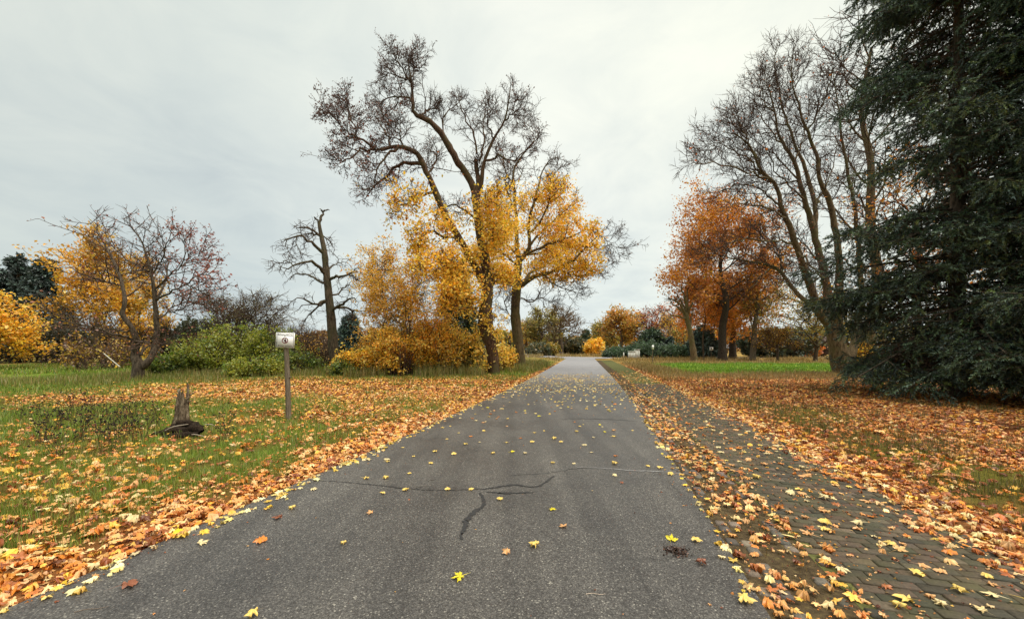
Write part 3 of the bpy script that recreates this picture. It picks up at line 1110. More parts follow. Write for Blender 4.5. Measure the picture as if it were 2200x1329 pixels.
# --- the big maple with dead upper limbs
rt = np.random.default_rng(101)
D1 = gd(806)
loc = at(1060, 806, D1); loc[2] = 0
trunk = [(1063, 812, 0, .44), (1061, 795, 0, .37), (1058, 756, 0, .33), (1046, 708, 0, .41), (1043, 667, 0, .40), (1048, 617, 0, .34), (1042, 560, 0, .29), (1033, 512, .2, .27), (1027, 463, .3, .26), (1021, 423, .3, .25)]
lead = [(1021, 425, .3, .24), (1017, 404, .2, .22), (1002, 373, 0, .20), (980, 342, -.4, .19), (962, 309, -.6, .18), (943, 281, -.9, .17), (922, 259, -1.1, .15), (902, 250, -1.2, .13), (888, 242, -1.3, .11), (886, 226, -1.3, .09), (885, 192, -1.3, .065), (882, 165, -1.4, .045), (878, 140, -1.5, .03), (877, 118, -1.6, .014)]
limbs_thick = [trunk, lead,
    [(1040, 610, 0, .26), (1025, 580, -.3, .23), (1005, 546, -.6, .21), (987, 512, -.9, .19), (960, 468, -1.2, .18), (943, 432, -1.5, .17), (931, 404, -1.7, .16), (919, 376, -1.9, .15), (906, 346, -2.1, .15), (891, 324, -2.3, .13), (866, 316, -2.5, .11), (838, 318, -2.7, .09), (809, 322, -2.9, .075), (789, 305, -3.1, .06), (763, 295, -3.3, .045), (733, 296, -3.5, .02)],
    [(1022, 423, .3, .17), (1028, 391, .6, .15), (1024, 365, .7, .13), (1022, 343, .8, .12)],
    [(1026, 424, .3, .15), (1033, 405, .2, .13), (1036, 375, 0, .12), (1041, 345, -.1, .10), (1061, 298, -.2, .075), (1084, 259, 0, .055), (1094, 209, .2, .035), (1097, 184, .3, .018)]]
limbs_mid = [
    [(886, 222, -1.3, .06), (870, 212, -1.4, .05), (850, 208, -1.1, .04), (830, 213, -.8, .03), (809, 219, -.4, .015)],
    [(885, 182, -1.3, .055), (868, 155, -1.6, .04), (851, 122, -2.0, .03), (850, 105, -2.2, .012)],
    [(885, 172, -1.3, .05), (860, 166, -.9, .035), (835, 160, -.5, .028), (810, 172, -.2, .012)],
    [(884, 165, -1.4, .05), (893, 145, -1.0, .03), (898, 125, -.6, .012)],
    [(902, 250, -1.2, .06), (920, 238, -.6, .04), (940, 228, 0, .02)],
    [(960, 306, -.6, .06), (950, 270, .2, .045), (960, 240, .8, .035), (990, 215, 1.3, .015)],
    [(1024, 330, .8, .07), (1018, 292, 1.0, .055), (1001, 259, 1.3, .04), (990, 230, 1.4, .03), (984, 202, 1.6, .015)],
    [(1030, 345, .7, .07), (1040, 300, 1.2, .055), (1038, 260, 1.6, .04), (1045, 210, 2.0, .015)],
    [(1041, 345, -.1, .07), (1062, 340, -.6, .055), (1080, 338, -1.0, .05), (1107, 345, -1.4, .04), (1140, 312, -1.6, .03), (1163, 288, -1.8, .012)],
    [(1084, 259, 0, .05), (1104, 240, -.4, .035), (1125, 222, -.6, .015)],
    [(1061, 298, -.2, .05), (1050, 262, -.8, .035), (1055, 220, -1.0, .015)],
    [(910, 352, -2.1, .10), (890, 350, -2.0, .09), (868, 351, -1.9, .08), (845, 358, -1.8, .07), (825, 381, -1.7, .055), (805, 404, -1.5, .04), (785, 425, -1.3, .02)],
    [(855, 317, -2.6, .08), (838, 330, -3.0, .06), (825, 341, -3.2, .05), (809, 358, -3.4, .04), (806, 384, -3.6, .03), (780, 410, -3.8, .015)],
    [(806, 322, -2.9, .06), (776, 320, -3.3, .05), (756, 335, -3.6, .035), (735, 345, -3.8, .025), (712, 345, -4.0, .012)],
    [(763, 295, -3.3, .04), (758, 265, -3.0, .03), (748, 235, -2.8, .022), (740, 205, -2.6, .01)],
    [(763, 295, -3.3, .04), (735, 275, -3.8, .03), (710, 245, -4.1, .012)],
    [(840, 318, -2.7, .05), (832, 290, -2.2, .035), (815, 262, -1.8, .025), (800, 240, -1.5, .01)],
    [(866, 316, -2.5, .05), (858, 285, -2.9, .03), (848, 262, -3.1, .012)],
    [(935, 412, -1.6, .08), (905, 420, -2.2, .06), (875, 432, -2.8, .045), (850, 455, -3.2, .02)],
    [(918, 375, -1.9, .06), (935, 345, -1.4, .045), (925, 318, -1.0, .02)],
    [(1033, 505, .2, .10), (1050, 480, -.4, .08), (1056, 500, -1.0, .06), (1058, 520, -1.4, .03)],
    [(990, 520, -.9, .09), (955, 505, -1.7, .07), (920, 500, -2.3, .05), (885, 515, -2.9, .02)],
    [(1010, 555, -.6, .09), (985, 565, -1.5, .06), (945, 560, -2.5, .045), (900, 580, -3.3, .02)],
    [(1027, 470, .3, .09), (1005, 455, 1.3, .07), (975, 440, 2.2, .05), (940, 450, 3.0, .02)],
    [(1035, 530, .1, .09), (1060, 510, 1.1, .06), (1085, 500, 2.2, .04), (1110, 490, 3.2, .02)],
    [(1044, 590, 0, .09), (1015, 585, 1.4, .06), (980, 590, 2.6, .045), (940, 600, 3.6, .02)],
    [(1043, 650, -.2, .07), (1015, 640, -1.2, .05), (985, 640, -2.0, .035), (955, 655, -2.6, .015)],
    [(1021, 430, .3, .09), (1040, 440, -.9, .06), (1062, 425, -2.0, .04), (1075, 400, -2.8, .02)],
    [(1000, 545, -.6, .06), (990, 600, -2.0, .04), (975, 640, -2.8, .02)],
    [(1048, 620, 0, .08), (1062, 604, .3, .07), (1078, 604, .6, .06), (1092, 595, .9, .04)]]
tg, cg, lg = Geo(), Geo(), Geo()
LT = [limb_world(l, D1) for l in limbs_thick]
P0_, R0_ = ray_tubes(tg, LT[:1], 26, 14, rt, rough=.05)
P1_, R1_ = ray_tubes(tg, LT[1:3], 34, 9, rt, rough=.05, wig=.02)
P2_, R2_ = ray_tubes(tg, LT[3:], 14, 8, rt, rough=.05)
P3_, R3_ = ray_tubes(tg, [limb_world(l, D1) for l in limbs_mid], 12, 6, rt, rough=.05, wig=.05)
# burls on the lower trunk
A_ = []
for (P_, R_, m_, L_, t0_) in ((P1_, R1_, 12, 1.1, .55), (P2_, R2_, 8, 1.2, .5), (P3_, R3_, 10, 1.35, .12)):
    a_, b_ = grow(rt, P_, R_, m_, t0_, 1, L_, .35, 0, .68, 50, 14, .06, .17, 6, .5, .022, .009)
    A_.append((a_, b_))
Pa = np.concatenate([a for a, b in A_]); Ra = np.concatenate([b for a, b in A_])
Pb, Rb = grow(rt, Pa, Ra, 7, .15, 1, .62, .3, 0, .5, 46, 14, .05, .18, 4, .6, .011, .0075)
Pc, Rc = grow(rt, Pb, Rb, 5, .2, 1, .30, .3, 0, .2, 46, 14, .04, .2, 3, .8, .007, .0055)
for (a, b, s_) in ((Pa, Ra, 4), (Pb, Rb, 3), (Pc, Rc, 3)):
    cg.add(*tubes(a, b, s_), mat=0)
zl = lambda y_: CH + (HY - y_) / F * D1
keepy = lambda q: sstep(zl(400), zl(480), q[:, 2] + (vnoise(q[:, 0], q[:, 2], .9, 5) - .5) * 1.6) * (.26 + .64 * sstep(.25, .70, fbm(q[:, 0] + q[:, 1] * .6, q[:, 2], 1.3, 6, 3))) * sstep(-7.0, -4.8, q[:, 0] + (vnoise(q[:, 0], q[:, 2], 1.1, 15) - .5) * 2)
leaves_on(rt, lg, Pc, 9, .135, YELLOW, [4, 3, 2, 3, 2], 0, .24, keepy)
leaves_on(rt, lg, Pc, 3, .075, SEED, None, .4, .04, lambda q: sstep(.30, .62, fbm(q[:, 0], q[:, 2], .5, 16, 2)) * sstep(zl(520), zl(400), q[:, 2]) * (.30 + .5 * sstep(-4, -8, q[:, 0])))
leaves_on(rt, lg, Pc, 1, .10, [lin(190, 110, 60), lin(160, 84, 56)], None, .4, .05, lambda q: .12 * sstep(zl(300), zl(420), q[:, 2]))
# leafy shoots sprouting round the lower trunk
sp_ = []
for i in range(52):
    h0 = rt.uniform(.05, 3.6)
    a0 = rt.random() * 6.28
    rr_ = rt.uniform(.3, 1.15)
    b0 = loc + np.array([-.45 * rt.random() + .3 * math.cos(a0), .3 * math.sin(a0), h0])
    b1 = b0 + np.array([rr_ * math.cos(a0) * .8 - .1, rr_ * math.sin(a0) * .8, .45 * rt.random()])
    sp_.append(np.array([[*b0, .02], [*((b0 + b1) / 2 + [0, 0, .15]), .014], [*b1, .007]]))
Ps, Rs = ray_tubes(cg, sp_, 6, 3, rt, 0, .05, .03)
Pt, Rt = grow(rt, Ps, Rs, 6, .2, 1, .4, .3, 0, .2, 50, 14, .1, .2, 4, .6, .01, .005)
cg.add(*tubes(Pt, Rt, 3), mat=0)
leaves_on(rt, lg, Pt, 7, .13, YELLOW, [2, 4, 1, 3, 4], 0, .10, lambda q: np.full(len(q), .75))
finish("maple_tree", "big old maple with bent bare upper limbs and yellow lower crown left of the road", "tree", loc, [("trunk", tg, M_bark_m1, True), ("branches", cg, M_twig, False), ("crown", lg, M_leaf, False)])

# --- second maple, nearer the road, smooth trunk
D2 = gd(789)
loc = at(1118, 789, D2); loc[2] = 0
L2 = [
    [(1119, 793, 0, .56), (1118, 780, 0, .47), (1114, 740, 0, .43), (1108, 690, 0, .42), (1107, 660, 0, .39), (1110, 620, 0, .37), (1112, 585, 0, .34), (1114, 560, 0, .30)],
    [(1114, 562, 0, .22), (1110, 520, .2, .18), (1107, 435, .6, .14), (1102, 389, .8, .11), (1107, 358, 1.0, .085), (1122, 333, 1.0, .06), (1140, 312, .8, .04), (1156, 285, .5, .015)],
    [(1116, 560, 0, .22), (1128, 545, -.3, .18), (1138, 528, -.6, .16), (1136, 481, -1.0, .13), (1147, 435, -1.3, .10), (1159, 389, -1.5, .07), (1175, 350, -1.5, .04), (1200, 338, -1.6, .015)]]
L2m = [
    [(1119, 614, 0, .22), (1144, 595, -.6, .17), (1175, 586, -1.4, .14), (1202, 577, -2.1, .11), (1232, 560, -2.8, .08), (1265, 525, -3.4, .05), (1298, 495, -4.0, .02)],
    [(1120, 606, .1, .14), (1140, 588, .8, .11), (1165, 572, 1.6, .08), (1200, 560, 2.4, .05), (1240, 545, 3.0, .02)],
    [(1103, 592, 0, .13), (1085, 603, -.3, .11), (1068, 604, -.6, .09), (1048, 595, -1.0, .04)],
    [(1200, 578, -2.0, .08), (1230, 590, -2.4, .06), (1262, 590, -2.7, .04), (1300, 575, -3.0, .015)],
    [(1165, 588, -1.2, .07), (1190, 610, -1.6, .05), (1225, 625, -2.0, .035), (1250, 632, -2.3, .012)],
    [(1120, 640, 0, .07), (1140, 648, -.8, .05), (1165, 640, -1.5, .035), (1195, 655, -2, .012)],
    [(1108, 690, 0, .06), (1092, 672, -.5, .045), (1085, 650, -.9, .035), (1100, 630, -1.3, .015)],
    [(1138, 528, -.6, .12), (1160, 500, -.2, .10), (1190, 475, .3, .08), (1215, 450, .8, .05), (1240, 425, 1.1, .015)],
    [(1137, 500, -.8, .10), (1165, 470, -1.8, .08), (1180, 430, -2.5, .05), (1200, 395, -3.0, .015)],
    [(1114, 550, .1, .12), (1085, 520, .8, .09), (1070, 480, 1.5, .07), (1062, 430, 2.0, .04), (1065, 385, 2.2, .015)],
    [(1108, 450, .5, .09), (1088, 410, .1, .07), (1090, 380, -.3, .05), (1078, 350, -.6, .02)],
    [(1104, 400, .7, .08), (1085, 365, 1.5, .05), (1080, 330, 2.0, .035), (1085, 305, 2.2, .015)],
    [(1147, 435, -1.3, .07), (1170, 405, -.8, .05), (1195, 370, -.2, .03), (1205, 355, 0, .012)],
    [(1128, 545, -.3, .12), (1165, 530, -1.3, .10), (1205, 515, -2.3, .07), (1245, 500, -3.2, .04), (1275, 490, -3.6, .015)],
    [(1112, 570, 0, .11), (1090, 550, -1.2, .09), (1060, 535, -2.2, .06), (1030, 540, -3.0, .02)],
    [(1125, 548, 0, .11), (1150, 545, 1.4, .09), (1185, 535, 2.6, .06), (1225, 530, 3.6, .02)],
    [(1290, 505, -3.9, .03), (1310, 520, -4.2, .02), (1322, 545, -4.3, .01)],
    [(1156, 300, .6, .03), (1140, 280, .2, .02), (1120, 270, 0, .01)]]
tg, cg, lg = Geo(), Geo(), Geo()
Pq, Rq = ray_tubes(tg, [limb_world(l, D2) for l in L2[:1]], 24, 14, rt, rough=.045)
P1_, R1_ = ray_tubes(tg, [limb_world(l, D2) for l in L2[1:]], 22, 8, rt, rough=.05, wig=.03)
P3_, R3_ = ray_tubes(tg, [limb_world(l, D2) for l in L2m], 12, 6, rt, rough=.05, wig=.06)
a1, b1 = grow(rt, P1_, R1_, 13, .3, 1, 1.9, .3, 0, .6, 50, 14, .06, .15, 6, .5, .03, .011)
a2, b2 = grow(rt, P3_, R3_, 11, .12, 1, 1.9, .3, 0, .6, 48, 14, .05, .15, 6, .5, .026, .011)
Pa = np.concatenate([a1, a2]); Ra = np.concatenate([b1, b2])
Pb, Rb = grow(rt, Pa, Ra, 6, .15, 1, .85, .3, 0, .4, 46, 14, .05, .18, 4, .6, .014, .0095)
Pc, Rc = grow(rt, Pb, Rb, 5, .2, 1, .40, .3, 0, .2, 46, 14, .04, .2, 3, .8, .009, .007)
for (a, b, s_) in ((Pa, Ra, 4), (Pb, Rb, 3), (Pc, Rc, 3)):
    cg.add(*tubes(a, b, s_), mat=0)
z2 = lambda y_: CH + (HY - y_) / F * D2
def keep2(q):
    xx = q[:, 0] / q[:, 1] * F + CX
    return sstep(z2(385), z2(480), q[:, 2] + (vnoise(q[:, 0], q[:, 2], .7, 5) - .5) * 2.5) * sstep(6.9, 5.9, q[:, 0]) * sstep(z2(622), z2(598), q[:, 2]) * (.22 + .70 * sstep(.25, .70, fbm(q[:, 0] + q[:, 1] * .6, q[:, 2], 1.0, 26, 3)))
leaves_on(rt, lg, Pc, 10, .160, YELLOW, [4, 2, 3, 3, 1.2], 0, .26, keep2)
leaves_on(rt, lg, Pc, 1, .11, SEED, None, .4, .03, lambda q: .3 * sstep(z2(480), z2(360), q[:, 2]) + .25 * sstep(6, 7, q[:, 0]))
leaves_on(rt, lg, Pc, 2, .14, [lin(200, 120, 66), lin(176, 96, 60)], None, .4, .05, lambda q: .4 * sstep(z2(400), z2(440), q[:, 2]) * sstep(2, 4, q[:, 0]) * sstep(z2(500), z2(450), q[:, 2]))
finish("maple_tree", "maple with smooth upright trunk standing nearest the road, yellow right half crown", "tree", loc, [("trunk", tg, M_bark_grey if False else M_bark_bg, True), ("branches", cg, M_twig, False), ("crown", lg, M_leaf, False)])

# --- dead snag
DS = gd(800)
loc = at(722, 800, DS); loc[2] = 0
S_ = [[(724, 806, 0, .40), (721, 780, 0, .34), (716, 740, 0, .31), (712, 690, 0, .28), (708, 650, 0, .26), (704, 610, 0, .23), (700, 575, 0, .20), (697, 540, 0, .17), (692, 515, 0, .14), (687, 490, 0, .11), (685, 475, 0, .09)]]
Sm = [
    [(686, 478, 0, .08), (690, 468, .2, .08), (693, 455, .3, .06), (700, 451, .3, .045), (708, 450, .3, .02)],
    [(686, 476, 0, .06), (678, 470, -.1, .05), (674, 468, -.2, .03)],
    [(693, 456, .3, .05), (688, 449, .3, .03)],
    [(687, 506, 0, .08), (676, 498, -.3, .07), (664, 490, -.5, .06), (652, 488, -.7, .055), (641, 490, -.8, .035)],
    [(684, 505, 0, .06), (670, 502, .4, .05), (658, 503, .7, .03)],
    [(697, 545, 0, .12), (686, 535, -.3, .10), (674, 526, -.6, .09), (660, 516, -.9, .08), (650, 507, -1.1, .065), (636, 507, -1.3, .05), (622, 512, -1.5, .045), (611, 517, -1.6, .03)],
    [(640, 507, -1.3, .03), (634, 520, -1.4, .025), (641, 535, -1.5, .015), (646, 545, -1.6, .01)],
    [(615, 515, -1.6, .03), (614, 530, -1.6, .02), (624, 548, -1.7, .01)],
    [(700, 590, 0, .11), (690, 577, -.5, .10), (678, 567, -.9, .09), (663, 563, -1.4, .075), (645, 566, -1.9, .065), (632, 572, -2.2, .05), (618, 578, -2.5, .035), (595, 570, -2.9, .015)],
    [(632, 572, -2.2, .04), (618, 562, -2.4, .03), (600, 564, -2.5, .02), (588, 572, -2.6, .01)],
    [(700, 606, 0, .10), (690, 606, .4, .085), (677, 598, .9, .075), (662, 590, 1.4, .06), (646, 588, 1.8, .05), (632, 590, 2.1, .035), (622, 602, 2.3, .015)],
    [(704, 645, 0, .10), (692, 648, -.5, .085), (680, 655, -1.0, .07), (665, 650, -1.5, .055), (645, 640, -2.0, .04), (628, 643, -2.3, .025), (618, 660, -2.5, .012)],
    [(702, 648, 0, .09), (688, 655, .6, .07), (672, 668, 1.1, .05), (660, 680, 1.4, .03), (650, 700, 1.6, .015)],
    [(708, 600, 0, .10), (720, 594, -.4, .085), (735, 592, -.9, .07), (748, 590, -1.2, .055), (760, 580, -1.5, .035), (772, 575, -1.7, .015)],
    [(750, 590, -1.2, .045), (762, 595, -1.4, .03), (772, 602, -1.6, .012)],
    [(712, 633, 0, .07), (726, 632, .5, .055), (734, 620, .8, .045), (748, 613, 1.2, .03), (756, 602, 1.4, .012)],
    [(716, 665, 0, .11), (727, 656, -.5, .09), (742, 648, -1.1, .065), (752, 640, -1.5, .045), (765, 642, -1.9, .02)],
    [(724, 660, -.2, .10), (738, 660, .6, .08), (752, 664, 1.2, .06), (764, 668, 1.6, .05), (776, 670, 1.9, .035), (790, 664, 2.2, .012)],
    [(760, 667, 1.5, .05), (757, 675, 1.6, .04), (756, 684, 1.6, .03)],
    [(692, 505, 0, .05), (702, 512, .4, .035), (710, 520, .7, .02), (716, 530, .9, .01)],
    [(704, 580, 0, .06), (716, 570, .5, .04), (735, 563, 1.0, .025), (755, 570, 1.4, .01)]]
tg, cg = Geo(), Geo()
P0_, R0_ = ray_tubes(tg, [limb_world(l, DS) for l in S_], 26, 12, rt, rough=.05)
P3_, R3_ = ray_tubes(tg, [limb_world(l, DS) for l in Sm], 12, 6, rt, rough=.06, wig=.035)
Pa, Ra = grow(rt, P3_, R3_, 9, .2, 1, .9, .35, 0, .3, 55, 20, -.09, .36, 6, .6, .03, .011)
P3_, R3_ = P3_[3:], R3_[3:]
Pa, Ra = grow(rt, P3_, R3_, 8, .2, 1, 1.0, .35, 0, .5, 52, 20, -.07, .30, 6, .5, .022, .010)
a2, b2 = grow(rt, P0_, R0_, 10, .30, .78, .8, .4, 0, .3, 70, 14, .12, .3, 6, .2, .02, .011)
Pa = np.concatenate([Pa, a2]); Ra = np.concatenate([Ra, b2])
Pb, Rb = grow(rt, Pa, Ra, 5, .2, 1, .42, .3, 0, .2, 52, 16, .02, .28, 4, .7, .012, .008)
for (a, b, s_) in ((Pa, Ra, 4), (Pb, Rb, 3)):
    cg.add(*tubes(a, b, s_), mat=0)
finish("dead_tree", "dead leafless snag with gnarled stubby limbs behind the white sign", "tree", loc, [("trunk", tg, M_bark_snag, True), ("branches", cg, M_twig, False)])

# --- forked bare fruit tree on the left
DF = gd(816)
loc = at(293, 816, DF); loc[2] = 0
zf = 3.497
def zp(l):
    return [(100 + a / zf, 460 + b / zf, dd, r) for (a, b, dd, r) in l]
Fm = [[(a_, b_, c_, r_ * (.76 if j_ < 2 else .62)) for (a_, b_, c_, r_) in zp(l)] for j_, l in enumerate([
    [(680, 1265, 0, .40), (690, 1200, 0, .32), (690, 1120, 0, .29), (660, 1040, 0, .22), (680, 960, -.2, .19), (650, 870, -.4, .15), (600, 800, -.6, .13), (565, 740, -.7, .12), (585, 680, -.7, .11), (575, 560, -.6, .10), (545, 440, -.5, .085), (490, 330, -.3, .07), (440, 230, 0, .05), (400, 150, .2, .035), (320, 50, .5, .012)],
    [(700, 1150, 0, .26), (760, 1110, .1, .22), (800, 1040, .3, .19), (825, 950, .5, .17), (825, 800, .6, .15), (815, 640, .6, .13), (800, 520, .5, .10), (770, 380, .4, .075), (730, 240, .2, .05), (650, 110, 0, .03), (580, 30, -.2, .012)],
    [(710, 1060, 0, .10), (760, 1000, .3, .08), (860, 950, .7, .05), (960, 900, 1.0, .03), (1100, 930, 1.2, .012)],
    [(640, 940, -.2, .12), (560, 910, -1.0, .10), (460, 890, -1.6, .08), (340, 850, -2.2, .06), (200, 820, -2.8, .035), (60, 780, -3.3, .012)],
    [(620, 880, -.4, .07), (500, 865, .4, .05), (380, 855, 1.2, .035), (280, 800, 1.8, .012)],
    [(820, 640, .6, .11), (870, 560, 1.0, .08), (910, 470, 1.4, .065), (905, 350, 1.6, .05), (860, 240, 1.7, .035), (760, 120, 1.8, .02), (710, 70, 1.9, .01)],
    [(830, 640, .6, .09), (930, 590, 0, .07), (1040, 525, -.6, .055), (1150, 460, -1.1, .04), (1300, 430, -1.6, .012)],
    [(820, 560, .6, .07), (900, 480, .0, .06), (1000, 390, -.5, .045), (1040, 280, -.8, .03), (1010, 130, -1.0, .01)],
    [(800, 440, .5, .06), (870, 330, -.4, .045), (900, 230, -.9, .03), (960, 130, -1.2, .01)],
    [(770, 430, .4, .07), (650, 370, 1.0, .055), (540, 280, 1.5, .045), (470, 200, 1.8, .03), (430, 70, 2.0, .01)],
    [(570, 540, -.6, .06), (460, 510, -1.2, .045), (350, 480, -1.7, .02)],
    [(550, 450, -.5, .05), (650, 430, .2, .035), (740, 400, .8, .015)],
    [(840, 780, .6, .07), (900, 740, 1.2, .06), (960, 690, 1.6, .05), (1080, 660, 2.0, .035), (1280, 690, 2.4, .01)],
    [(900, 740, 1.2, .05), (1000, 720, .6, .035), (1100, 640, .2, .02)],
    [(660, 940, -.2, .07), (760, 960, -1.0, .05), (800, 940, -1.6, .02)],
    [(1040, 525, -.6, .05), (1120, 560, -1.2, .03), (1200, 600, -1.6, .01)],
    [(1000, 390, -.5, .05), (1100, 340, .2, .03), (1180, 270, .6, .01)]])]
tg, cg, lg = Geo(), Geo(), Geo()
P0_, R0_ = ray_tubes(tg, [limb_world(l, DF) for l in Fm[:2]], 30, 10, rt, rough=.06, wig=.01)
P3_, R3_ = ray_tubes(tg, [limb_world(l, DF) for l in Fm[2:]], 14, 6, rt, rough=.05, wig=.03)
a1, b1 = grow(rt, P0_, R0_, 22, .45, 1, 1.3, .3, 0, .3, 50, 14, .05, .08, 6, .5, .03, .010)
a2, b2 = grow(rt, P3_, R3_, 14, .2, 1, 1.25, .3, 0, .3, 46, 14, .05, .08, 6, .5, .03, .010)
Pa = np.concatenate([a1, a2]); Ra = np.concatenate([b1, b2])
Pb, Rb = grow(rt, Pa, Ra, 8, .2, 1, .45, .3, 0, .3, 46, 14, .04, .12, 4, .6, .009, .0065)
for (a, b, s_) in ((Pa, Ra, 4), (Pb, Rb, 3)):
    cg.add(*tubes(a, b, s_), mat=0)
zq = lambda y_: CH + (HY - y_) / F * DF
leaves_on(rt, lg, Pb, 6, .085, PINK, None, .2, .04, lambda q: .10 + .75 * sstep(-17.0, -15.4, q[:, 0]) * sstep(zq(660), zq(600), q[:, 2]))
finish("fruit_tree", "low forked tree, almost bare with reddish leaves on its right side", "tree", loc, [("trunk", tg, M_bark, True), ("branches", cg, M_twig, False), ("crown", lg, M_leaf, False)])

# --- tall bare tree next to the spruces
DB = 22.0
loc = at(1812, 808, DB); loc[2] = 0
Bm = [
    [(1812, 812, 0, .62), (1806, 780, 0, .50), (1798, 745, 0, .46), (1792, 712, 0, .40), (1773, 688, 0, .30), (1757, 668, -.3, .25), (1745, 625, -.6, .24), (1731, 587, -.9, .22), (1714, 541, -1.2, .20), (1705, 503, -1.4, .18), (1691, 472, -1.5, .16), (1677, 439, -1.6, .14), (1675, 417, -1.7, .13), (1657, 386, -1.8, .11), (1633, 364, -2, .09), (1613, 316, -2.2, .065), (1585, 292, -2.4, .04), (1550, 282, -2.6, .015)],
    [(1770, 690, 0, .20), (1752, 664, .4, .18), (1724, 641, .8, .16), (1703, 618, 1.2, .15), (1679, 585, 1.6, .13), (1661, 573, 1.8, .11), (1623, 563, 2.2, .085), (1581, 557, 2.6, .06), (1548, 548, 3.0, .02)],
    [(1792, 715, 0, .32), (1779, 657, .3, .28), (1777, 620, .5, .26), (1763, 557, .6, .24), (1752, 510, .6, .22), (1739, 463, .6, .19), (1729, 429, .5, .17), (1717, 388, .4, .15), (1710, 357, .3, .13), (1688, 316, .2, .10), (1674, 292, 0, .085), (1666, 248, -.2, .06), (1655, 205, -.4, .04), (1640, 150, -.6, .015)],
    [(1752, 512, .6, .17), (1751, 441, 1.0, .16), (1739, 393, 1.2, .14), (1724, 345, 1.3, .12), (1707, 308, 1.4, .10), (1695, 272, 1.5, .08), (1681, 231, 1.6, .06), (1674, 190, 1.7, .045), (1662, 140, 1.8, .03), (1672, 95, 1.9, .012)],
    [(1797, 720, 0, .30), (1802, 640, -.4, .26), (1802, 560, -.7, .22), (1795, 500, -.8, .20), (1785, 441, -.9, .18), (1770, 405, -1.0, .15), (1758, 378, -1.1, .13), (1756, 337, -1.2, .11), (1736, 289, -1.4, .09), (1717, 231, -1.6, .06), (1700, 165, -1.8, .035), (1706, 100, -2, .012)],
    [(1822, 806, 0, .30), (1826, 770, .3, .26), (1838, 730, .8, .22), (1850, 640, 1.2, .19), (1845, 540, 1.4, .15), (1835, 440, 1.5, .12), (1815, 330, 1.4, .09), (1800, 230, 1.2, .05), (1790, 150, 1.0, .02)]]
Bn = [
    [(1657, 386, -1.8, .08), (1609, 366, -2.4, .065), (1556, 354, -2.9, .05), (1512, 349, -3.3, .035), (1472, 342, -3.6, .012)],
    [(1676, 441, -1.6, .08), (1647, 417, -1.2, .06), (1613, 398, -.8, .05), (1575, 400, -.4, .04), (1530, 415, 0, .015)],
    [(1703, 523, -1.3, .09), (1665, 518, -2.0, .07), (1623, 515, -2.6, .055), (1590, 518, -3.0, .04), (1550, 530, -3.4, .012)],
    [(1710, 540, -1.2, .09), (1735, 560, -2.0, .07), (1760, 590, -2.6, .05), (1775, 600, -3.0, .02)],
    [(1690, 470, -1.5, .08), (1660, 455, -2.2, .06), (1625, 440, -2.8, .045), (1570, 440, -3.3, .015)],
    [(1640, 370, -2, .07), (1625, 335, -1.4, .05), (1600, 300, -1.0, .04), (1570, 262, -.6, .015)],
    [(1613, 316, -2.2, .055), (1590, 270, -2.6, .04), (1575, 225, -3.0, .02)],
    [(1688, 316, .2, .08), (1660, 290, .8, .06), (1635, 250, 1.2, .045), (1615, 190, 1.5, .015)],
    [(1717, 388, .4, .09), (1685, 350, 1.0, .06), (1650, 320, 1.5, .045), (1610, 290, 1.9, .03), (1570, 250, 2.2, .012)],
    [(1729, 429, .5, .09), (1700, 400, -.2, .06), (1660, 360, -.8, .045), (1640, 300, -1.2, .03), (1600, 230, -1.6, .012)],
    [(1710, 357, .3, .08), (1725, 310, .9, .055), (1735, 250, 1.4, .04), (1745, 180, 1.8, .012)],
    [(1736, 289, -1.4, .07), (1760, 240, -1.8, .05), (1780, 180, -2.1, .035), (1785, 130, -2.3, .012)],
    [(1666, 248, -.2, .05), (1640, 215, -.8, .035), (1625, 165, -1.2, .012)],
    [(1695, 272, 1.5, .05), (1670, 225, 2.1, .035), (1640, 170, 2.5, .012)],
    [(1681, 231, 1.6, .05), (1705, 180, 1.9, .035), (1720, 120, 2.1, .012)],
    [(1679, 585, 1.6, .08), (1675, 545, 2.2, .06), (1655, 525, 2.6, .04), (1620, 500, 3, .012)],
    [(1700, 615, 1.2, .06), (1722, 600, 1.8, .04), (1730, 575, 2.2, .015)],
    [(1661, 573, 1.8, .06), (1640, 590, 1.2, .045), (1610, 615, .8, .03), (1575, 625, .4, .012)],
    [(1758, 560, .6, .09), (1735, 530, 1.4, .06), (1700, 505, 2.0, .04), (1660, 480, 2.4, .015)],
    [(1741, 610, -.6, .08), (1760, 590, .2, .06), (1700, 560, 1.0, .03), (1650, 545, 1.4, .012)],
    [(1751, 441, 1.0, .09), (1775, 400, 1.8, .06), (1790, 350, 2.3, .04), (1800, 290, 2.6, .012)],
    [(1548, 548, 3.0, .03), (1520, 545, 3.2, .02), (1500, 540, 3.4, .01)],
    [(1585, 292, -2.4, .04), (1560, 300, -2, .03), (1530, 310, -1.7, .02), (1505, 320, -1.5, .01)],
    [(1657, 386, -1.8, .07), (1610, 345, -1.2, .05), (1570, 320, -.8, .04), (1525, 290, -.4, .012)],
    [(1717, 388, .4, .08), (1665, 395, 1.0, .05), (1610, 375, 1.4, .035), (1560, 380, 1.8, .012)]]
tg, cg, lg = Geo(), Geo(), Geo()
P0_, R0_ = ray_tubes(tg, [limb_world([(a_, b_, c_, r_ * (.80 if b_ < 700 else .95)) for (a_, b_, c_, r_) in l], DB) for l in Bm], 40, 12, rt, rough=.035, wig=.02)
P3_, R3_ = ray_tubes(tg, [limb_world([(a_, b_, c_, r_ * .68) for (a_, b_, c_, r_) in l], DB) for l in Bn], 14, 6, rt, rough=.05, wig=.06)
a1, b1 = grow(rt, P0_, R0_, 26, .42, 1, 1.8, .3, 0, .55, 46, 12, .09, .10, 6, .4, .020, .009)
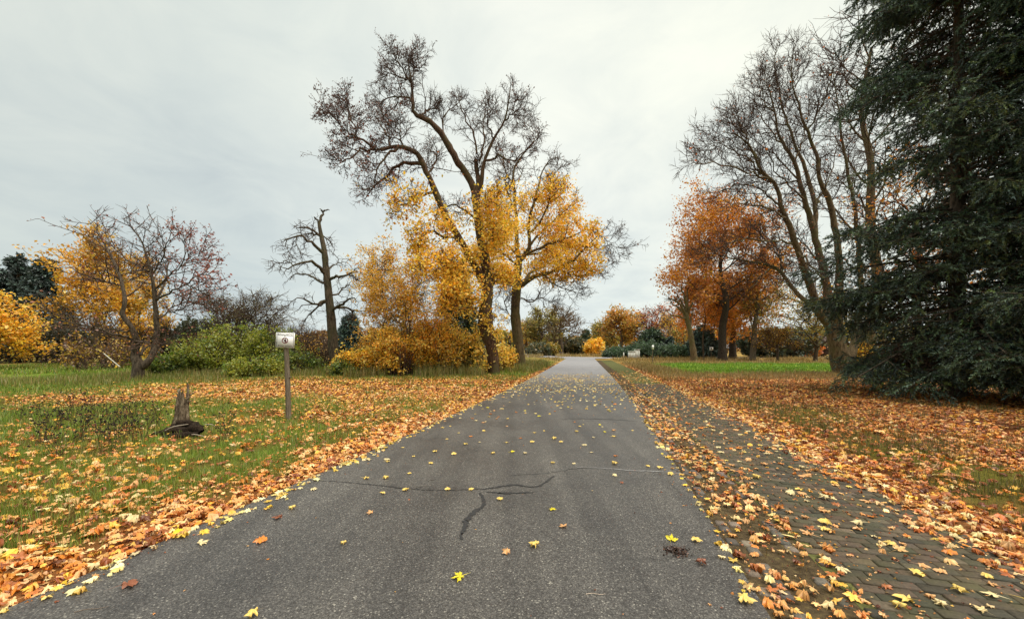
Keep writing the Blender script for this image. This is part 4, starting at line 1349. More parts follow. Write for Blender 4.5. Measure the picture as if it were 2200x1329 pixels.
a2, b2 = grow(rt, P3_, R3_, 12, .12, 1, 1.7, .3, 0, .6, 44, 12, .08, .10, 6, .5, .018, .009)
Pa = np.concatenate([a1, a2]); Ra = np.concatenate([b1, b2])
Pb, Rb = grow(rt, Pa, Ra, 7, .15, 1, .78, .3, 0, .45, 42, 12, .06, .13, 4, .6, .010, .0075)
Pc, Rc = grow(rt, Pb, Rb, 4, .25, 1, .34, .3, 0, .2, 42, 14, .05, .18, 3, .8, .007, .0055)
for (a, b, s_) in ((Pa, Ra, 4), (Pb, Rb, 3), (Pc, Rc, 3)):
    cg.add(*tubes(a, b, s_), mat=0)
leaves_on(rt, lg, Pc, 1, .10, RUST, None, .3, .04, lambda q: .05 + .06 * sstep(12, 8, q[:, 2]))
finish("bare_tree", "tall bare tree with several forked stems left of the spruces", "tree", loc, [("trunk", tg, M_bark_bg, True), ("branches", cg, M_twig, False), ("crown", lg, M_leaf, False)])


# --- generic broadleaf trees
def auto_tree(name, label, px, D, y_top, wpx, palette=None, base_px=None, trunk_r=.3, clear=.25, nl=(9, 7, 6), lv=2, leaf=.25, per=5, wts=None, keep=.85, seed=1, bark=None, twig=None, up=.12, ang=52, group=None, lean=0.0, cat="tree", cats="tree", ypow=1.0, rt_tip=.012, spread=.2, stems=1, low=None, gap=.36):
    rng = np.random.default_rng(seed)
    loc_ = np.array([(px - CX) / F * D, D, 0.0])
    H = CH + (HY - y_top) / F * D
    W = wpx / F * D / 2
    tr = []
    for s_ in range(stems):
        a = s_ * 2.4 + rng.random()
        sp2 = 0 if stems == 1 else 1
        dx, dy = math.cos(a) * sp2, math.sin(a) * sp2
        q = [[0 + dx * .12, dy * .12, -.15, trunk_r * 1.25], [dx * .2, dy * .2, H * .06, trunk_r]]
        for j in range(1, 6):
            f_ = j / 5
            q.append([lean * f_ * H + rng.normal(0, .012 * H) + dx * W * .4 * f_, rng.normal(0, .012 * H) + dy * W * .4 * f_, H * (.06 + .74 * f_), trunk_r * (1 - .80 * f_)])
        tr.append(resample(np.array(q), 20))
    A = np.array(tr)
    P, R = A[..., :3], A[..., 3]
    m1 = nl[0]
    P1, R1 = grow(rng, P, R, m1, clear, 1, W * 1.15, .15, 0, .45, ang, 10, up, .12, 8, .42, 9, rt_tip * 1.6)
    P2, R2 = grow(rng, P1, R1, nl[1], .2, 1, W * .52, .25, 0, .4, 48, 12, up * .6, .15, 5, .6, 9, rt_tip * 1.3)
    P3, R3 = grow(rng, P2, R2, nl[2], .2, 1, W * .27, .25, 0, .3, 46, 12, up * .5, .18, 4, .7, 9, rt_tip)
    allp = P3.reshape(-1, 3)
    ex = np.percentile(np.abs(allp[:, :2] - [lean * H * .6, 0]), 98)
    sx = W / ex
    mz = np.percentile(allp[:, 2], 99.5)
    lo_ = P1.reshape(-1, 3)[:, 2].min()

    def warp(Pn):
        Pn = Pn.copy()
        c0 = lean * Pn[..., 2]
        f_ = sstep(H * .05, H * .25, Pn[..., 2])
        Pn[..., 0] = (Pn[..., 0] - c0) * (1 + (sx - 1) * f_) + c0
        Pn[..., 1] = Pn[..., 1] * (1 + (sx - 1) * f_)
        Pn[..., 2] = np.where(Pn[..., 2] > 0, Pn[..., 2] * H / mz, Pn[..., 2])
        return Pn
    P, P1, P2, P3 = map(warp, (P, P1, P2, P3))
    tg_, cg_, lg_ = Geo(), Geo(), Geo()
    Rn = R * (1 + rng.normal(0, .05, R.shape))
    tg_.add(*tubes(P, Rn, 9))
    tg_.add(*tubes(P1, R1, 5))
    cg_.add(*tubes(P2, R2, 3))
    cg_.add(*tubes(P3, R3, 3))
    if palette is not None:
        kf = lambda q: keep * sstep(gap - .08, gap + .10, fbm(q[:, 0] + seed, q[:, 2] + q[:, 1], 1.6 / max(W, 1) * 1.2, seed, 2))
        leaves_on(rng, lg_, P3, per * 3, leaf * .86, palette, wts, 0, spread * 1.2, kf, ns=1.2 / max(W, 1))
    root = empty(name, loc_, label, cat, group)
    for pn, ge, mt, sm in (("trunk", tg_, bark or M_bark, True), ("branches", cg_, twig or M_twig, False), ("crown", lg_, M_leaf, False)):
        if ge.n:
            ge.build(pn, mt, root, sm)
    return root


def shrub(name, label, px, D, wpx, y_top, palette, seed, n=40, leaf=.10, per=8, keep=.9, group=None, stem_m=M_twig, cat="shrub", wts=None, sprd=.08, up=.10, ang0=.55, y_base=None, gap=.30, rtip=.006):
    rng = np.random.default_rng(seed)
    loc_ = np.array([(px - CX) / F * D, D, 0.0])
    H = CH + (HY - y_top) / F * D
    W = wpx / F * D / 2
    st = []
    for i in range(n):
        a = rng.random() * 6.283
        rr_ = W * .35 * math.sqrt(rng.random())
        b0 = np.array([rr_ * math.cos(a), rr_ * math.sin(a), -.05])
        e_ = W * (.25 + .65 * rng.random())
        hh = H * (.55 + .38 * rng.random()) * math.sqrt(max(.1, 1 - (e_ / (W * 1.1)) ** 2))
        b1 = np.array([e_ * math.cos(a), e_ * math.sin(a), hh])
        md = (b0 + b1) / 2 + np.array([0, 0, hh * .15]) + rng.normal(0, .05 * H, 3)
        st.append(resample(np.array([[*b0, .02 * H ** .5], [*md, .013 * H ** .5], [*b1, rtip]]), 9))
    A = np.array(st)
    P, R = A[..., :3], A[..., 3]
    P2, R2 = grow(rng, P, R, 7, .15, 1, W * .30, .3, 0, .2, 50, 14, up, .2, 5, .6, 9, rtip)
    P3, R3 = grow(rng, P2, R2, 4, .2, 1, W * .16, .3, 0, .2, 48, 14, up, .2, 3, .7, 9, rtip * .8)
    tg_, lg_ = Geo(), Geo()
    tg_.add(*tubes(P, R, 5))
    tg_.add(*tubes(P2, R2, 3))
    tg_.add(*tubes(P3, R3, 3))
    for q in (P3,):
        kf = lambda q_: keep * sstep(gap - .08, gap + .10, fbm(q_[:, 0] + seed, q_[:, 2] + q_[:, 1], 1.5 / W, seed, 2)) * (q_[:, 2] > .03)
        leaves_on(rng, lg_, q, int(per * 1.5 + .5), leaf, palette, wts, 0, sprd, kf, ns=1.5 / W)
    root = empty(name, loc_, label, cat, group)
    tg_.build("stems", stem_m, root, False)
    lg_.build("foliage", M_leaf, root, False)
    return root


# needle shoot template: blades round an axis pointing +z
def shoot(nb=10, wid=.10, ln=.34):
    V, Fc = [], []
    for i in range(nb):
        a = i * 2.4
        z0 = i / nb * .85
        ca, sa = math.cos(a), math.sin(a)
        b = len(V)
        V += [(-sa * wid * .5, ca * wid * .5, z0 - .06), (sa * wid * .5, -ca * wid * .5, z0 + .06), (ca * ln * .8, sa * ln * .8, z0 + ln * .62)]
        Fc.append([b, b + 1, b + 2])
    b = len(V)
    V += [(-wid * .5, 0, .7), (wid * .5, 0, .7), (0, 0, 1.15)]
    Fc.append([b, b + 1, b + 2])
    return V, Fc


SH_N, SH_F = shoot(11, .12, .30), shoot(5, .30, .42)


def conifer(name, label, x, y, H, Rb, z0, spacing, per, seed, latn=14, subn=4, shn=4, sl=.15, cols=None, droop=.05, power=.75, tr=.3, tmpl=SH_N, group=None, cat="tree", sublen=.35, latrel=.42, hang=.18, azr=None, rtip=.004, lift=.1):
    rng = np.random.default_rng(seed)
    zs = []
    z = z0
    while z < H * .97:
        zs.append(z)
        z += spacing * (.75 + .5 * rng.random()) * (.62 if z < 3.4 else 1)
    zb = np.repeat(zs, per) + rng.normal(0, spacing * .3, len(zs) * per)
    zb = np.clip(zb, z0 * .8, H * .985)
    azb = rng.random(len(zb)) * 6.283
    if azr is not None:
        azb = rng.uniform(azr[0], azr[1], len(zb))
    Lb = Rb * (.78 + .22 * sstep(z0, z0 + 1.3, zb)) * np.clip((H - zb) / (H - z0), .02, 1) ** power * (.75 + .35 * rng.random(len(zb)))
    k = 9
    d = norm(np.stack([np.cos(azb), np.sin(azb), np.full(len(zb), lift)], 1))
    p = np.stack([np.zeros(len(zb)), np.zeros(len(zb)), zb], 1)
    pts = [p]
    for j in range(1, k):
        dz = -droop if j < k * .7 else droop * 1.2
        d = norm(d + rng.normal(0, .05, d.shape) + np.array([0, 0, dz]))
        p = p + d * (Lb / (k - 1))[:, None]
        pts.append(p)
    P = np.stack(pts, 1)
    R = (Lb * .012 + .006)[:, None] * np.linspace(1, .25, k)[None]
    P2, R2 = grow(rng, P, R, latn, .12, 1, .12, .25, latrel, .75, 55, 10, -.05, .09, 5, .6, 9, rtip * 1.4, flat=.8)
    P3, R3 = grow(rng, P2, R2, subn, .15, 1, sublen, .3, 0, .3, 48, 12, -hang, .12, 4, .7, 9, rtip, flat=.5)
    tg_, lg_ = Geo(), Geo()
    tk = np.array([[0, 0, -.1, tr * 1.2], [0, 0, H * .1, tr], [rng.normal(0, .05), rng.normal(0, .05), H * .5, tr * .55], [0, 0, H, .02]])
    A = resample(tk, 16)[None]
    tg_.add(*tubes(A[..., :3], A[..., 3], 9))
    tg_.add(*tubes(P, R, 5))
    tg_.add(*tubes(P2, R2, 3))
    for (PP, m_, sc_) in ((P3, shn, 1.0), (P2, shn, 1.0)):
        n_ = len(PP)
        tt = (np.arange(m_)[None] + rng.random((n_, m_))) / m_
        q = interp_rows(PP, tt).reshape(-1, 3)
        T = norm(interp_rows(norm(np.gradient(PP, axis=1)), tt)).reshape(-1, 3) + rng.normal(0, .28, (n_ * m_, 3))
        S = sl * np.exp(rng.normal(0, .25, len(q)))
        V, Fc = inst(tmpl[0], tmpl[1], q, basis_along(rng, T), S)
        rad = np.hypot(q[:, 0], q[:, 1])
        cc_ = pick(rng, len(q), cols, None, .22, q, 1.2)
        dead = (rad < .42 * Rb * np.clip((H - q[:, 2]) / (H - z0), .05, 1) ** power) & (rng.random(len(q)) < .55)
        cc_ = np.where(dead[:, None], np.array(lin(92, 66, 44)) * (.6 + .8 * rng.random((len(q), 1))), cc_)
        tip = (tt.reshape(-1) > .72) & (rng.random(len(q)) < .35)
        cc_ = np.where(tip[:, None], cc_ * 1.4 + np.array(lin(96, 116, 110)) * .5, cc_)
        lg_.add(V, Fc, 0, np.repeat(cc_, len(tmpl[0]), axis=0))
    root = empty(name, (x, y, 0), label, cat, group)
    tg_.build("trunk", M_bark, root, True)
    lg_.build("crown", M_needle, root, False)
    return root


SPR = [lin(56, 74, 52), lin(74, 92, 60), lin(42, 56, 44), lin(96, 106, 58)]
SPRB = [lin(58, 78, 70), lin(74, 94, 84), lin(44, 60, 54)]
PINEC = [lin(40, 52, 48), lin(52, 64, 56), lin(32, 42, 38)]
JUN = [lin(66, 88, 58), lin(84, 108, 70), lin(52, 72, 52)]

# the two big spruces on the right
conifer("spruce_tree", "towering dark spruce filling the right side, low boughs sweeping over the leaves", (2055 - CX) / F * 11.6, 11.6, 24, 4.0, 1.2, .56, 5, 301, latn=15, subn=6, shn=4, sl=.17, cols=SPR, droop=.085, power=.62, tr=.20, hang=.28, sublen=.42, lift=.10)
conifer("spruce_tree", "nearer spruce reaching in from the photo's right edge", (2400 - CX) / F * 9.4, 9.4, 21, 4.3, .85, .50, 5, 302, latn=15, subn=6, shn=5, sl=.16, cols=SPR, droop=.07, power=.62, tr=.2, hang=.28, sublen=.40, lift=.12)

# left of the road ---------------------------------------------------
auto_tree("maple_tree", "dense golden maple cut off by the photo's left edge", -14, 27, 634, 135, YELLOW, trunk_r=.22, clear=.06, nl=(16, 8, 6), leaf=.20, per=7, seed=401, spread=.2, gap=.22, wts=[4, 2, 3, 2, 1])
auto_tree("poplar_tree", "tall loose golden tree behind the forked bare tree", 222, 34, 500, 172, GOLD, trunk_r=.2, clear=.12, nl=(16, 7, 6), leaf=.23, per=8, seed=402, up=.22, ang=46, keep=.95, bark=M_bark_grey, twig=M_twig_pale, gap=.36)
auto_tree("golden_tree", "lower golden tree between the forked tree's two stems", 300, 32, 600, 110, GOLD, trunk_r=.13, clear=.1, nl=(12, 7, 6), leaf=.22, per=6, seed=403, keep=.8)
shrub("golden_shrub", "pale golden bush with dry twigs behind the forked tree's base", 210, 27, 200, 720, GOLD + BROWNISH, 404, n=26, leaf=.15, per=3, keep=.6)
conifer("spruce_tree", "slim pointed spruce standing behind the golden maple at far left", (38 - CX) / F * 46, 46, 13.4, 2.5, 1.5, .75, 5, 303, latn=7, subn=2, shn=3, sl=.45, cols=PINEC, tmpl=SH_F, tr=.2, power=.9, sublen=.7)
conifer("spruce_tree", "dark spruce cut off by the far left edge", (-8 - CX) / F * 44, 44, 11.5, 3.2, 1.5, .6, 5, 304, latn=8, subn=3, shn=3, sl=.45, cols=PINEC, tmpl=SH_F, tr=.2, power=.8, sublen=.7)
conifer("pine_tree", "dark ragged pine just left of the tall golden tree", (98 - CX) / F * 42, 42, 11.8, 3.0, 1.6, .85, 5, 305, latn=7, subn=3, shn=3, sl=.5, cols=PINEC, tmpl=SH_F, tr=.2, power=.75, sublen=.6)
for i, (px, D, w_, yt, pal, lb) in enumerate([
    (60, 40, 150, 700, [lin(54, 56, 40), lin(72, 66, 46)], "dark evergreen bush under the slim spruce"),
    (150, 38, 160, 695, [lin(74, 66, 44), lin(90, 78, 50), lin(52, 56, 36)], "dark brown bush under the broad pine"),
    (262, 38, 120, 690, [lin(110, 92, 44), lin(90, 78, 44)], "dull olive bush behind the forked tree's low limb"),
    (385, 34, 130, 690, [lin(58, 66, 34), lin(44, 54, 32), lin(72, 76, 40)], "dark green bush between forked tree and green hedge"),
    (430, 40, 120, 675, [lin(52, 60, 34), lin(74, 76, 40)], "tall dark shrub rising behind the green hedge's left end")]):
    shrub("evergreen_bush", lb, px, D, w_, yt, pal, 410 + i, n=36, leaf=.2, per=8, sprd=.15, gap=.22)
auto_tree("bare_tree", "rounded bare grey tree rising above the green hedge", 518, 36, 618, 165, [lin(96, 92, 50), lin(120, 104, 56)], trunk_r=.16, clear=.2, nl=(16, 9, 6), leaf=.14, per=2, seed=420, keep=.35, stems=2, up=.16, rt_tip=.012)
for i, (px, D, w_, yt, pal, lf_, lb) in enumerate([
    (440, 23, 120, 722, GREENB + LIME, .11, "green bush nearest the forked tree's trunk"),
    (500, 25, 165, 690, GREENB + LIME, .12, "large green bush left of the white sign"),
    (585, 24, 130, 702, GREENB + LIME, .11, "green bush directly behind the white sign"),
    (548, 20.5, 110, 772, LIME, .10, "low yellow green bush in front of the green hedge"),
    (635, 23, 100, 748, GREENB, .10, "low green bush right of the white sign's post"),
    (350, 22, 85, 770, LIME + GREENB, .10, "small yellow green bush right of the forked trunk")]):
    shrub("green_bush", lb, px, D, w_, yt, pal, 430 + i, n=44, leaf=lf_, per=8, sprd=.13, gap=.35)
for i, (px, D, w_, yt, pal, kp, lb) in enumerate([
    (650, 27, 110, 690, BROWNISH + GOLD, .25, "leafless tangled shrub between the sign and the dead snag"),
    (690, 30, 90, 700, BROWNISH, .2, "thin brown shrub touching the dead snag's trunk"),
    (630, 34, 120, 665, BROWNISH, .12, "taller bare shrub seen above the white sign"),
    (600, 44, 150, 660, BROWNISH, .12, "far bare shrub behind the white sign")]):
    shrub("bare_shrub", lb, px, D, w_, yt, pal, 440 + i, n=34, leaf=.09, per=3, keep=kp, sprd=.08, rtip=.008)
conifer("spruce_tree", "small blue spruce standing right behind the dead snag", (752 - CX) / F * 31, 31, 4.6, 1.45, .3, .24, 7, 306, latn=8, subn=3, shn=3, sl=.22, cols=SPRB, tmpl=SH_F, tr=.1, power=.7, sublen=.3)
# yellow sapling thicket
auto_tree("beech_sapling", "slender orange yellow sapling left of the big maple, its twigs reaching highest", 880, 21.5, 545, 190, [lin(255, 198, 52), lin(255, 214, 96), lin(246, 172, 46)], trunk_r=.07, clear=.06, nl=(26, 7, 5), leaf=.11, per=10, seed=451, keep=.92, up=.16, ang=46, rt_tip=.006, spread=.12, gap=.44, twig=M_twig_pale)
auto_tree("beech_sapling", "bushier orange yellow sapling at the left end of the thicket", 825, 23, 520, 120, [lin(255, 198, 52), lin(255, 214, 96), lin(246, 172, 46)], trunk_r=.06, clear=.1, nl=(20, 6, 5), leaf=.12, per=6, seed=452, keep=.8, up=.26, ang=36, rt_tip=.006, spread=.08, gap=.38)
for i, (px, D, w_, yt, pal, kp, lb) in enumerate([
    (860, 20.6, 150, 690, YELLOW, .9, "dense yellow bush under the orange yellow saplings"),
    (935, 22, 130, 660, YELLOW, .8, "yellow bush between the saplings and the big maple"),
    (1000, 24, 110, 690, YELLOW + OLIVE, .8, "yellow bush just left of the big maple's trunk"),
    (770, 21.5, 110, 745, LIME + YELLOW, .7, "low yellow green bush right of the dead snag's foot"),
    (735, 20.8, 60, 775, GREENB, .8, "small green bush at the dead snag's foot"),
    (1088, 26, 50, 735, YELLOW, .5, "thin yellow bush between the two roadside maples"),
    (820, 30, 130, 680, ORANGE + GOLD, .6, "orange bush behind the yellow thicket")]):
    shrub("yellow_bush", lb, px, D, w_, yt, pal, 460 + i, n=42, leaf=.11, per=6, keep=kp, sprd=.09, gap=.28)
conifer("spruce_tree", "dark spruce hidden behind the big maple's yellow leaves", (985 - CX) / F * 30, 30, 8.2, 2.3, .8, .42, 6, 307, latn=8, subn=3, shn=3, sl=.32, cols=SPR, tmpl=SH_F, tr=.16, power=.7, sublen=.45)

# far middle and right ---------------------------------------------
FG = "autumn trees beyond the road junction"
auto_tree("oak_tree", "olive green oak left of the bare oak beyond the junction", 1164, 92, 664, 92, OLIVE, trunk_r=.55, clear=.2, nl=(11, 7, 6), leaf=.5, per=5, seed=501, rt_tip=.03, spread=.4, group=FG, gap=.36)
auto_tree("oak_tree", "almost bare round oak beyond the junction, left of the road's end", 1206, 90, 651, 100, BROWNISH, trunk_r=.6, clear=.16, nl=(13, 9, 6), leaf=.3, per=1, seed=502, keep=.4, rt_tip=.035, spread=.3, group=FG, bark=M_bark, twig=M_twig_pale, ang=58)
auto_tree("oak_tree", "orange oak right of the road's end", 1336, 98, 661, 90, [lin(214, 150, 54), lin(222, 166, 66), lin(196, 130, 50), lin(170, 146, 60)], trunk_r=.55, clear=.2, nl=(12, 8, 6), leaf=.55, per=6, seed=503, rt_tip=.03, spread=.6, group=FG, gap=.42, wts=[2, 4, 1, 5])
auto_tree("oak_tree", "pale olive tree left of the orange oak", 1296, 110, 695, 60, OLIVE, trunk_r=.4, clear=.1, nl=(11, 7, 6), leaf=.55, per=5, seed=504, rt_tip=.03, spread=.5, group=FG)
auto_tree("beech_tree", "dull reddish tree right of the orange oak", 1402, 100, 655, 92, PINK + RUST, trunk_r=.5, clear=.14, nl=(12, 8, 6), leaf=.45, per=4, seed=505, keep=.6, rt_tip=.03, spread=.5, group=FG)
auto_tree("golden_tree", "thin golden tree between the reddish tree and the pruned tree", 1440, 84, 672, 66, GOLD + BROWNISH, trunk_r=.3, clear=.14, nl=(11, 7, 6), leaf=.35, per=3, seed=506, keep=.6, rt_tip=.025, spread=.35, group=FG)
auto_tree("golden_tree", "small pale golden tree behind the pruned tree", 1468, 76, 690, 70, GOLD + OLIVE, trunk_r=.25, clear=.16, nl=(10, 7, 5), leaf=.35, per=3, seed=507, keep=.6, rt_tip=.02, spread=.35, group=FG)
auto_tree("golden_tree", "yellow olive tree far behind the two smooth trunks", 1130, 110, 690, 60, OLIVE + GOLD, trunk_r=.35, clear=.1, nl=(10, 7, 6), leaf=.5, per=5, seed=508, rt_tip=.03, spread=.5, group=FG)
shrub("yellow_bush", "bright yellow bush low beyond the junction", 1277, 86, 48, 728, YELLOW, 510, n=30, leaf=.4, per=7, sprd=.3)
shrub("yellow_bush", "small faded yellow bush beyond the junction under the olive oak", 1185, 84, 36, 736, GOLD + OLIVE, 511, n=24, leaf=.4, per=5, sprd=.3)
for i, (px, D, w_, yt, lb) in enumerate([(1158, 80, 46, 741, "dull clipped hedge beside the far left lane"), (1240, 95, 56, 727, "dull olive scrub left of the yellow bush"), (1205, 100, 50, 726, "dull olive scrub below the bare oak")]):
    shrub("evergreen_bush", lb, px, D, w_, yt, [lin(104, 104, 66), lin(80, 88, 62), lin(128, 112, 66)], 515 + i, n=40, leaf=.5, per=8, sprd=.35, gap=.15)
conifer("spruce_tree", "tiny dark conifer beside the road's vanishing end", (1258 - CX) / F * 130, 130, 8, 2.0, .5, .6, 6, 310, latn=6, subn=2, shn=3, sl=.8, cols=SPR, tmpl=SH_F, tr=.2, sublen=.8)
conifer("spruce_tree", "broad dark spruce behind the pale utility box", (1400 - CX) / F * 72, 72, 5.4, 4.6, .3, .4, 7, 311, latn=8, subn=3, shn=3, sl=.6, cols=SPR, tmpl=SH_F, tr=.2, power=.8, sublen=.8)
conifer("spruce_tree", "narrow small conifer right of the broad dark spruce", (1438 - CX) / F * 70, 70, 3.6, .85, .2, .3, 7, 312, latn=6, subn=2, shn=3, sl=.4, cols=SPRB, tmpl=SH_F, tr=.1, sublen=.3)
conifer("spruce_tree", "wide blue green spruce right of the pruned tree", (1510 - CX) / F * 62, 62, 5.3, 3.3, .2, .35, 8, 313, latn=8, subn=3, shn=3, sl=.5, cols=SPRB, tmpl=SH_F, tr=.2, power=.7, sublen=.6)
for i, (px, D, w_, yt, lb) in enumerate([(1330, 67, 70, 754, "low juniper mound left of the utility box"), (1390, 66, 120, 749, "spreading juniper behind the utility box"), (1450, 65, 100, 752, "spreading juniper at the pruned tree's foot")]):
    shrub("juniper_bush", lb, px, D, w_, yt, JUN, 520 + i, n=46, leaf=.24, per=10, sprd=.18, gap=.12, group="low junipers beside the utility box")

# pruned tree
DP = gd(777)
loc = at(1491, 777, DP); loc[2] = 0
PL = [[(1493, 781, 0, .42), (1488, 745, 0, .32), (1483, 715, 0, .28), (1477, 690, 0, .26), (1474, 672, 0, .24)]]
PM = [[(1474, 680, 0, .20), (1466, 668, .5, .15), (1456, 660, .9, .12), (1447, 656, 1.2, .08), (1436, 640, 1.4, .04)],
      [(1473, 676, 0, .16), (1462, 655, -.6, .12), (1450, 645, -1.0, .10), (1436, 638, -1.4, .06)],
      [(1474, 672, 0, .17), (1468, 655, .3, .13), (1460, 642, .6, .10), (1455, 632, .8, .07)],
      [(1475, 672, 0, .17), (1473, 650, -.3, .13), (1468, 630, -.5, .10), (1462, 612, -.7, .05)],
      [(1476, 672, 0, .15), (1478, 650, .5, .11), (1476, 630, .8, .09), (1479, 618, .9, .06)],
      [(1478, 676, 0, .15), (1486, 655, -.4, .10), (1492, 640, -.8, .07), (1500, 622, -1.1, .03)],
      [(1482, 700, 0, .12), (1485, 680, .3, .08), (1488, 660, .5, .05)],
      [(1473, 684, 0, .14), (1460, 680, -.8, .10), (1445, 678, -1.4, .07), (1430, 690, -1.9, .03)]]
tg, cg = Geo(), Geo()
ray_tubes(tg, [limb_world(l, DP) for l in PL], 20, 10, rt, rough=.05)
P3_, R3_ = ray_tubes(tg, [limb_world(l, DP) for l in PM], 10, 6, rt, rough=.05, wig=.05)
Pa, Ra = grow(rt, P3_, R3_, 6, .4, 1, 1.1, .35, 0, .3, 45, 18, .1, .25, 5, .5, .03, .014)
Pb, Rb = grow(rt, Pa, Ra, 4, .3, 1, .5, .35, 0, .3, 45, 18, .1, .25, 4, .5, .02, .011)
cg.add(*tubes(Pa, Ra, 3)); cg.add(*tubes(Pb, Rb, 3))
finish("pruned_tree", "leafless tree pruned back to stubby upright limbs", "tree", loc, [("trunk", tg, M_bark_bg, True), ("branches", cg, M_twig, False)])

auto_tree("oak_tree", "tall oak with rust orange crown and dark straight trunk on the meadow", 1552, 46, 410, 226, [lin(214, 140, 34), lin(224, 154, 42), lin(196, 118, 34), lin(232, 170, 54), lin(172, 110, 42), lin(206, 136, 44), lin(180, 114, 42), lin(216, 156, 52)], trunk_r=.50, clear=.33, nl=(18, 9, 7), leaf=.27, per=10, seed=530, keep=.95, rt_tip=.009, spread=.32, gap=.37, wts=[4, 3, 4, 1, 2, 1, 1, 0.5], up=.06, ang=60, bark=M_bark_dark)
auto_tree("oak_tree", "golden brown oak just behind the tall rust crowned oak", 1574, 56, 592, 170, [lin(222, 142, 40), lin(232, 156, 42), lin(200, 130, 42), lin(172, 140, 52)], trunk_r=.55, clear=.3, nl=(15, 8, 7), leaf=.30, per=7, seed=531, keep=.9, rt_tip=.02, spread=.3, gap=.28, up=.03, ang=64, bark=M_bark_dark)
auto_tree("maple_tree", "young gold maple standing before the tall oak, its low crown hiding the trunk", 1512, 50, 600, 120, [lin(234, 146, 44), lin(238, 158, 54), lin(206, 138, 42)], trunk_r=.12, clear=.42, nl=(11, 8, 6), leaf=.28, per=6, seed=535, keep=.9, rt_tip=.015, spread=.28, gap=.3, up=.0, ang=66)
auto_tree("oak_tree", "slim grey trunked tree leaning right with sparse golden olive leaves", 1617, 47, 560, 110, GOLD + OLIVE, trunk_r=.36, clear=.35, nl=(13, 7, 6), leaf=.22, per=4, seed=532, keep=.55, rt_tip=.018, spread=.22, gap=.38, lean=.05, bark=M_bark_grey)
auto_tree("apple_tree", "small crooked apple tree with sparse golden leaves by a signpost", 1671, 46, 698, 84, GOLD + BROWNISH, trunk_r=.17, clear=.3, nl=(12, 8, 6), leaf=.15, per=4, seed=533, keep=.7, rt_tip=.014, spread=.15, gap=.28, lean=-.03, ang=66)
for i, (px, D, w_, yt, pal, lb) in enumerate([
    (1630, 66, 100, 706, [lin(84, 92, 60), lin(66, 78, 52)], "dark evergreen thicket left of the apple tree"),
    (1690, 66, 110, 704, [lin(80, 88, 58), lin(66, 76, 52), lin(100, 100, 62)], "dark evergreen thicket behind the apple tree"),
    (1745, 72, 90, 728, [lin(118, 94, 84), lin(100, 80, 74)], "purple brown scrub at the meadow's end")]):
    shrub("evergreen_bush", lb, px, D, w_, yt, pal, 540 + i, n=50, leaf=.4, per=9, sprd=.3, gap=.12)
shrub("orange_bush", "orange bush at the meadow's end left of the tall bare tree", 1745, 68, 36, 730, ORANGE, 545, n=26, leaf=.3, per=6, sprd=.2)
shrub("yellow_bush", "yellow bush glowing behind the tall bare tree's foot", 1862, 27, 70, 730, YELLOW, 546, n=30, leaf=.12, per=6, keep=.8, sprd=.1)
auto_tree("golden_tree", "golden olive tree behind the tall bare tree's low fork", 1752, 44, 610, 150, GOLD + OLIVE, trunk_r=.22, clear=.2, nl=(14, 8, 6), leaf=.22, per=4, seed=550, keep=.65, rt_tip=.016, spread=.22, gap=.36)
auto_tree("bare_tree", "second bare tree rising behind the spruce's top", 1862, 27, -20, 250, RUST, trunk_r=.40, clear=.4, nl=(20, 9, 6), leaf=.12, per=1, seed=551, keep=.12, rt_tip=.010, spread=.1, up=.2, ang=40, bark=M_bark_bg)
auto_tree("maple_tree", "orange maple glimpsed through the big spruce's boughs", 1975, 21, 330, 270, [lin(222, 150, 50), lin(206, 124, 44), lin(230, 170, 70)], trunk_r=.2, clear=.15, nl=(16, 7, 6), leaf=.16, per=3, seed=552, keep=.6, rt_tip=.010, spread=.15)
auto_tree("maple_tree", "amber maple beyond the far right spruce", 2170, 22, 380, 300, [lin(222, 150, 50), lin(206, 124, 44), lin(200, 150, 60)], trunk_r=.2, clear=.1, nl=(16, 7, 6), leaf=.17, per=4, seed=553, keep=.6, rt_tip=.010, spread=.15)


# far woods: one mass along the horizon
def woods(name, label, segs, seed, size, cols_n=None):
    rng = np.random.default_rng(seed)
    gw = Geo()
    for (pa, pb, D, ytop, pal, n_) in segs:
        m_ = n_
        px = rng.uniform(pa, pb, m_)
        crest = ytop + (fbm(px * .02, px * 0 + seed, 1.0, seed, 3) - .5) * 26
        Hh = CH + (HY - crest) / F * D
        y = D + rng.uniform(0, 9, m_)
        x = (px - CX) / F * D
        z = Hh * np.sqrt(rng.random(m_)) * (.75 + .3 * vnoise(px * .09, y * .3, 1, seed))
        q = np.stack([x, y, np.clip(z, .1, 99)], 1)
        B = basis_random(rng, m_, (0, -.4, .4), .6)
        V, Fc = inst(SIMPLE[0], SIMPLE[1], q, B, size * np.exp(rng.normal(0, .3, m_)))
        gw.add(V, Fc, 0, np.repeat(pick(rng, m_, pal, None, .2, q, .12), 4, axis=0))
        # stems
        ns_ = max(4, int((pb - pa) / 5))
        sx_ = rng.uniform(pa, pb, ns_)
        X = (sx_ - CX) / F * D
        PP = np.zeros((ns_, 5, 3))
        PP[:, :, 0] = X[:, None] + rng.normal(0, .25, (ns_, 5)).cumsum(1)
        PP[:, :, 1] = D + rng.uniform(0, 5, (ns_, 1))
        PP[:, :, 2] = np.linspace(0, 1, 5)[None] * (CH + (HY - ytop) / F * D) * rng.uniform(.5, .95, (ns_, 1))
        gw.add(*tubes(PP, np.linspace(.16, .05, 5)[None] * np.ones((ns_, 1)), 4), mat=1)
    tag(gw.build(name, [M_leaf, M_bark]), label, "woods", kind="stuff")


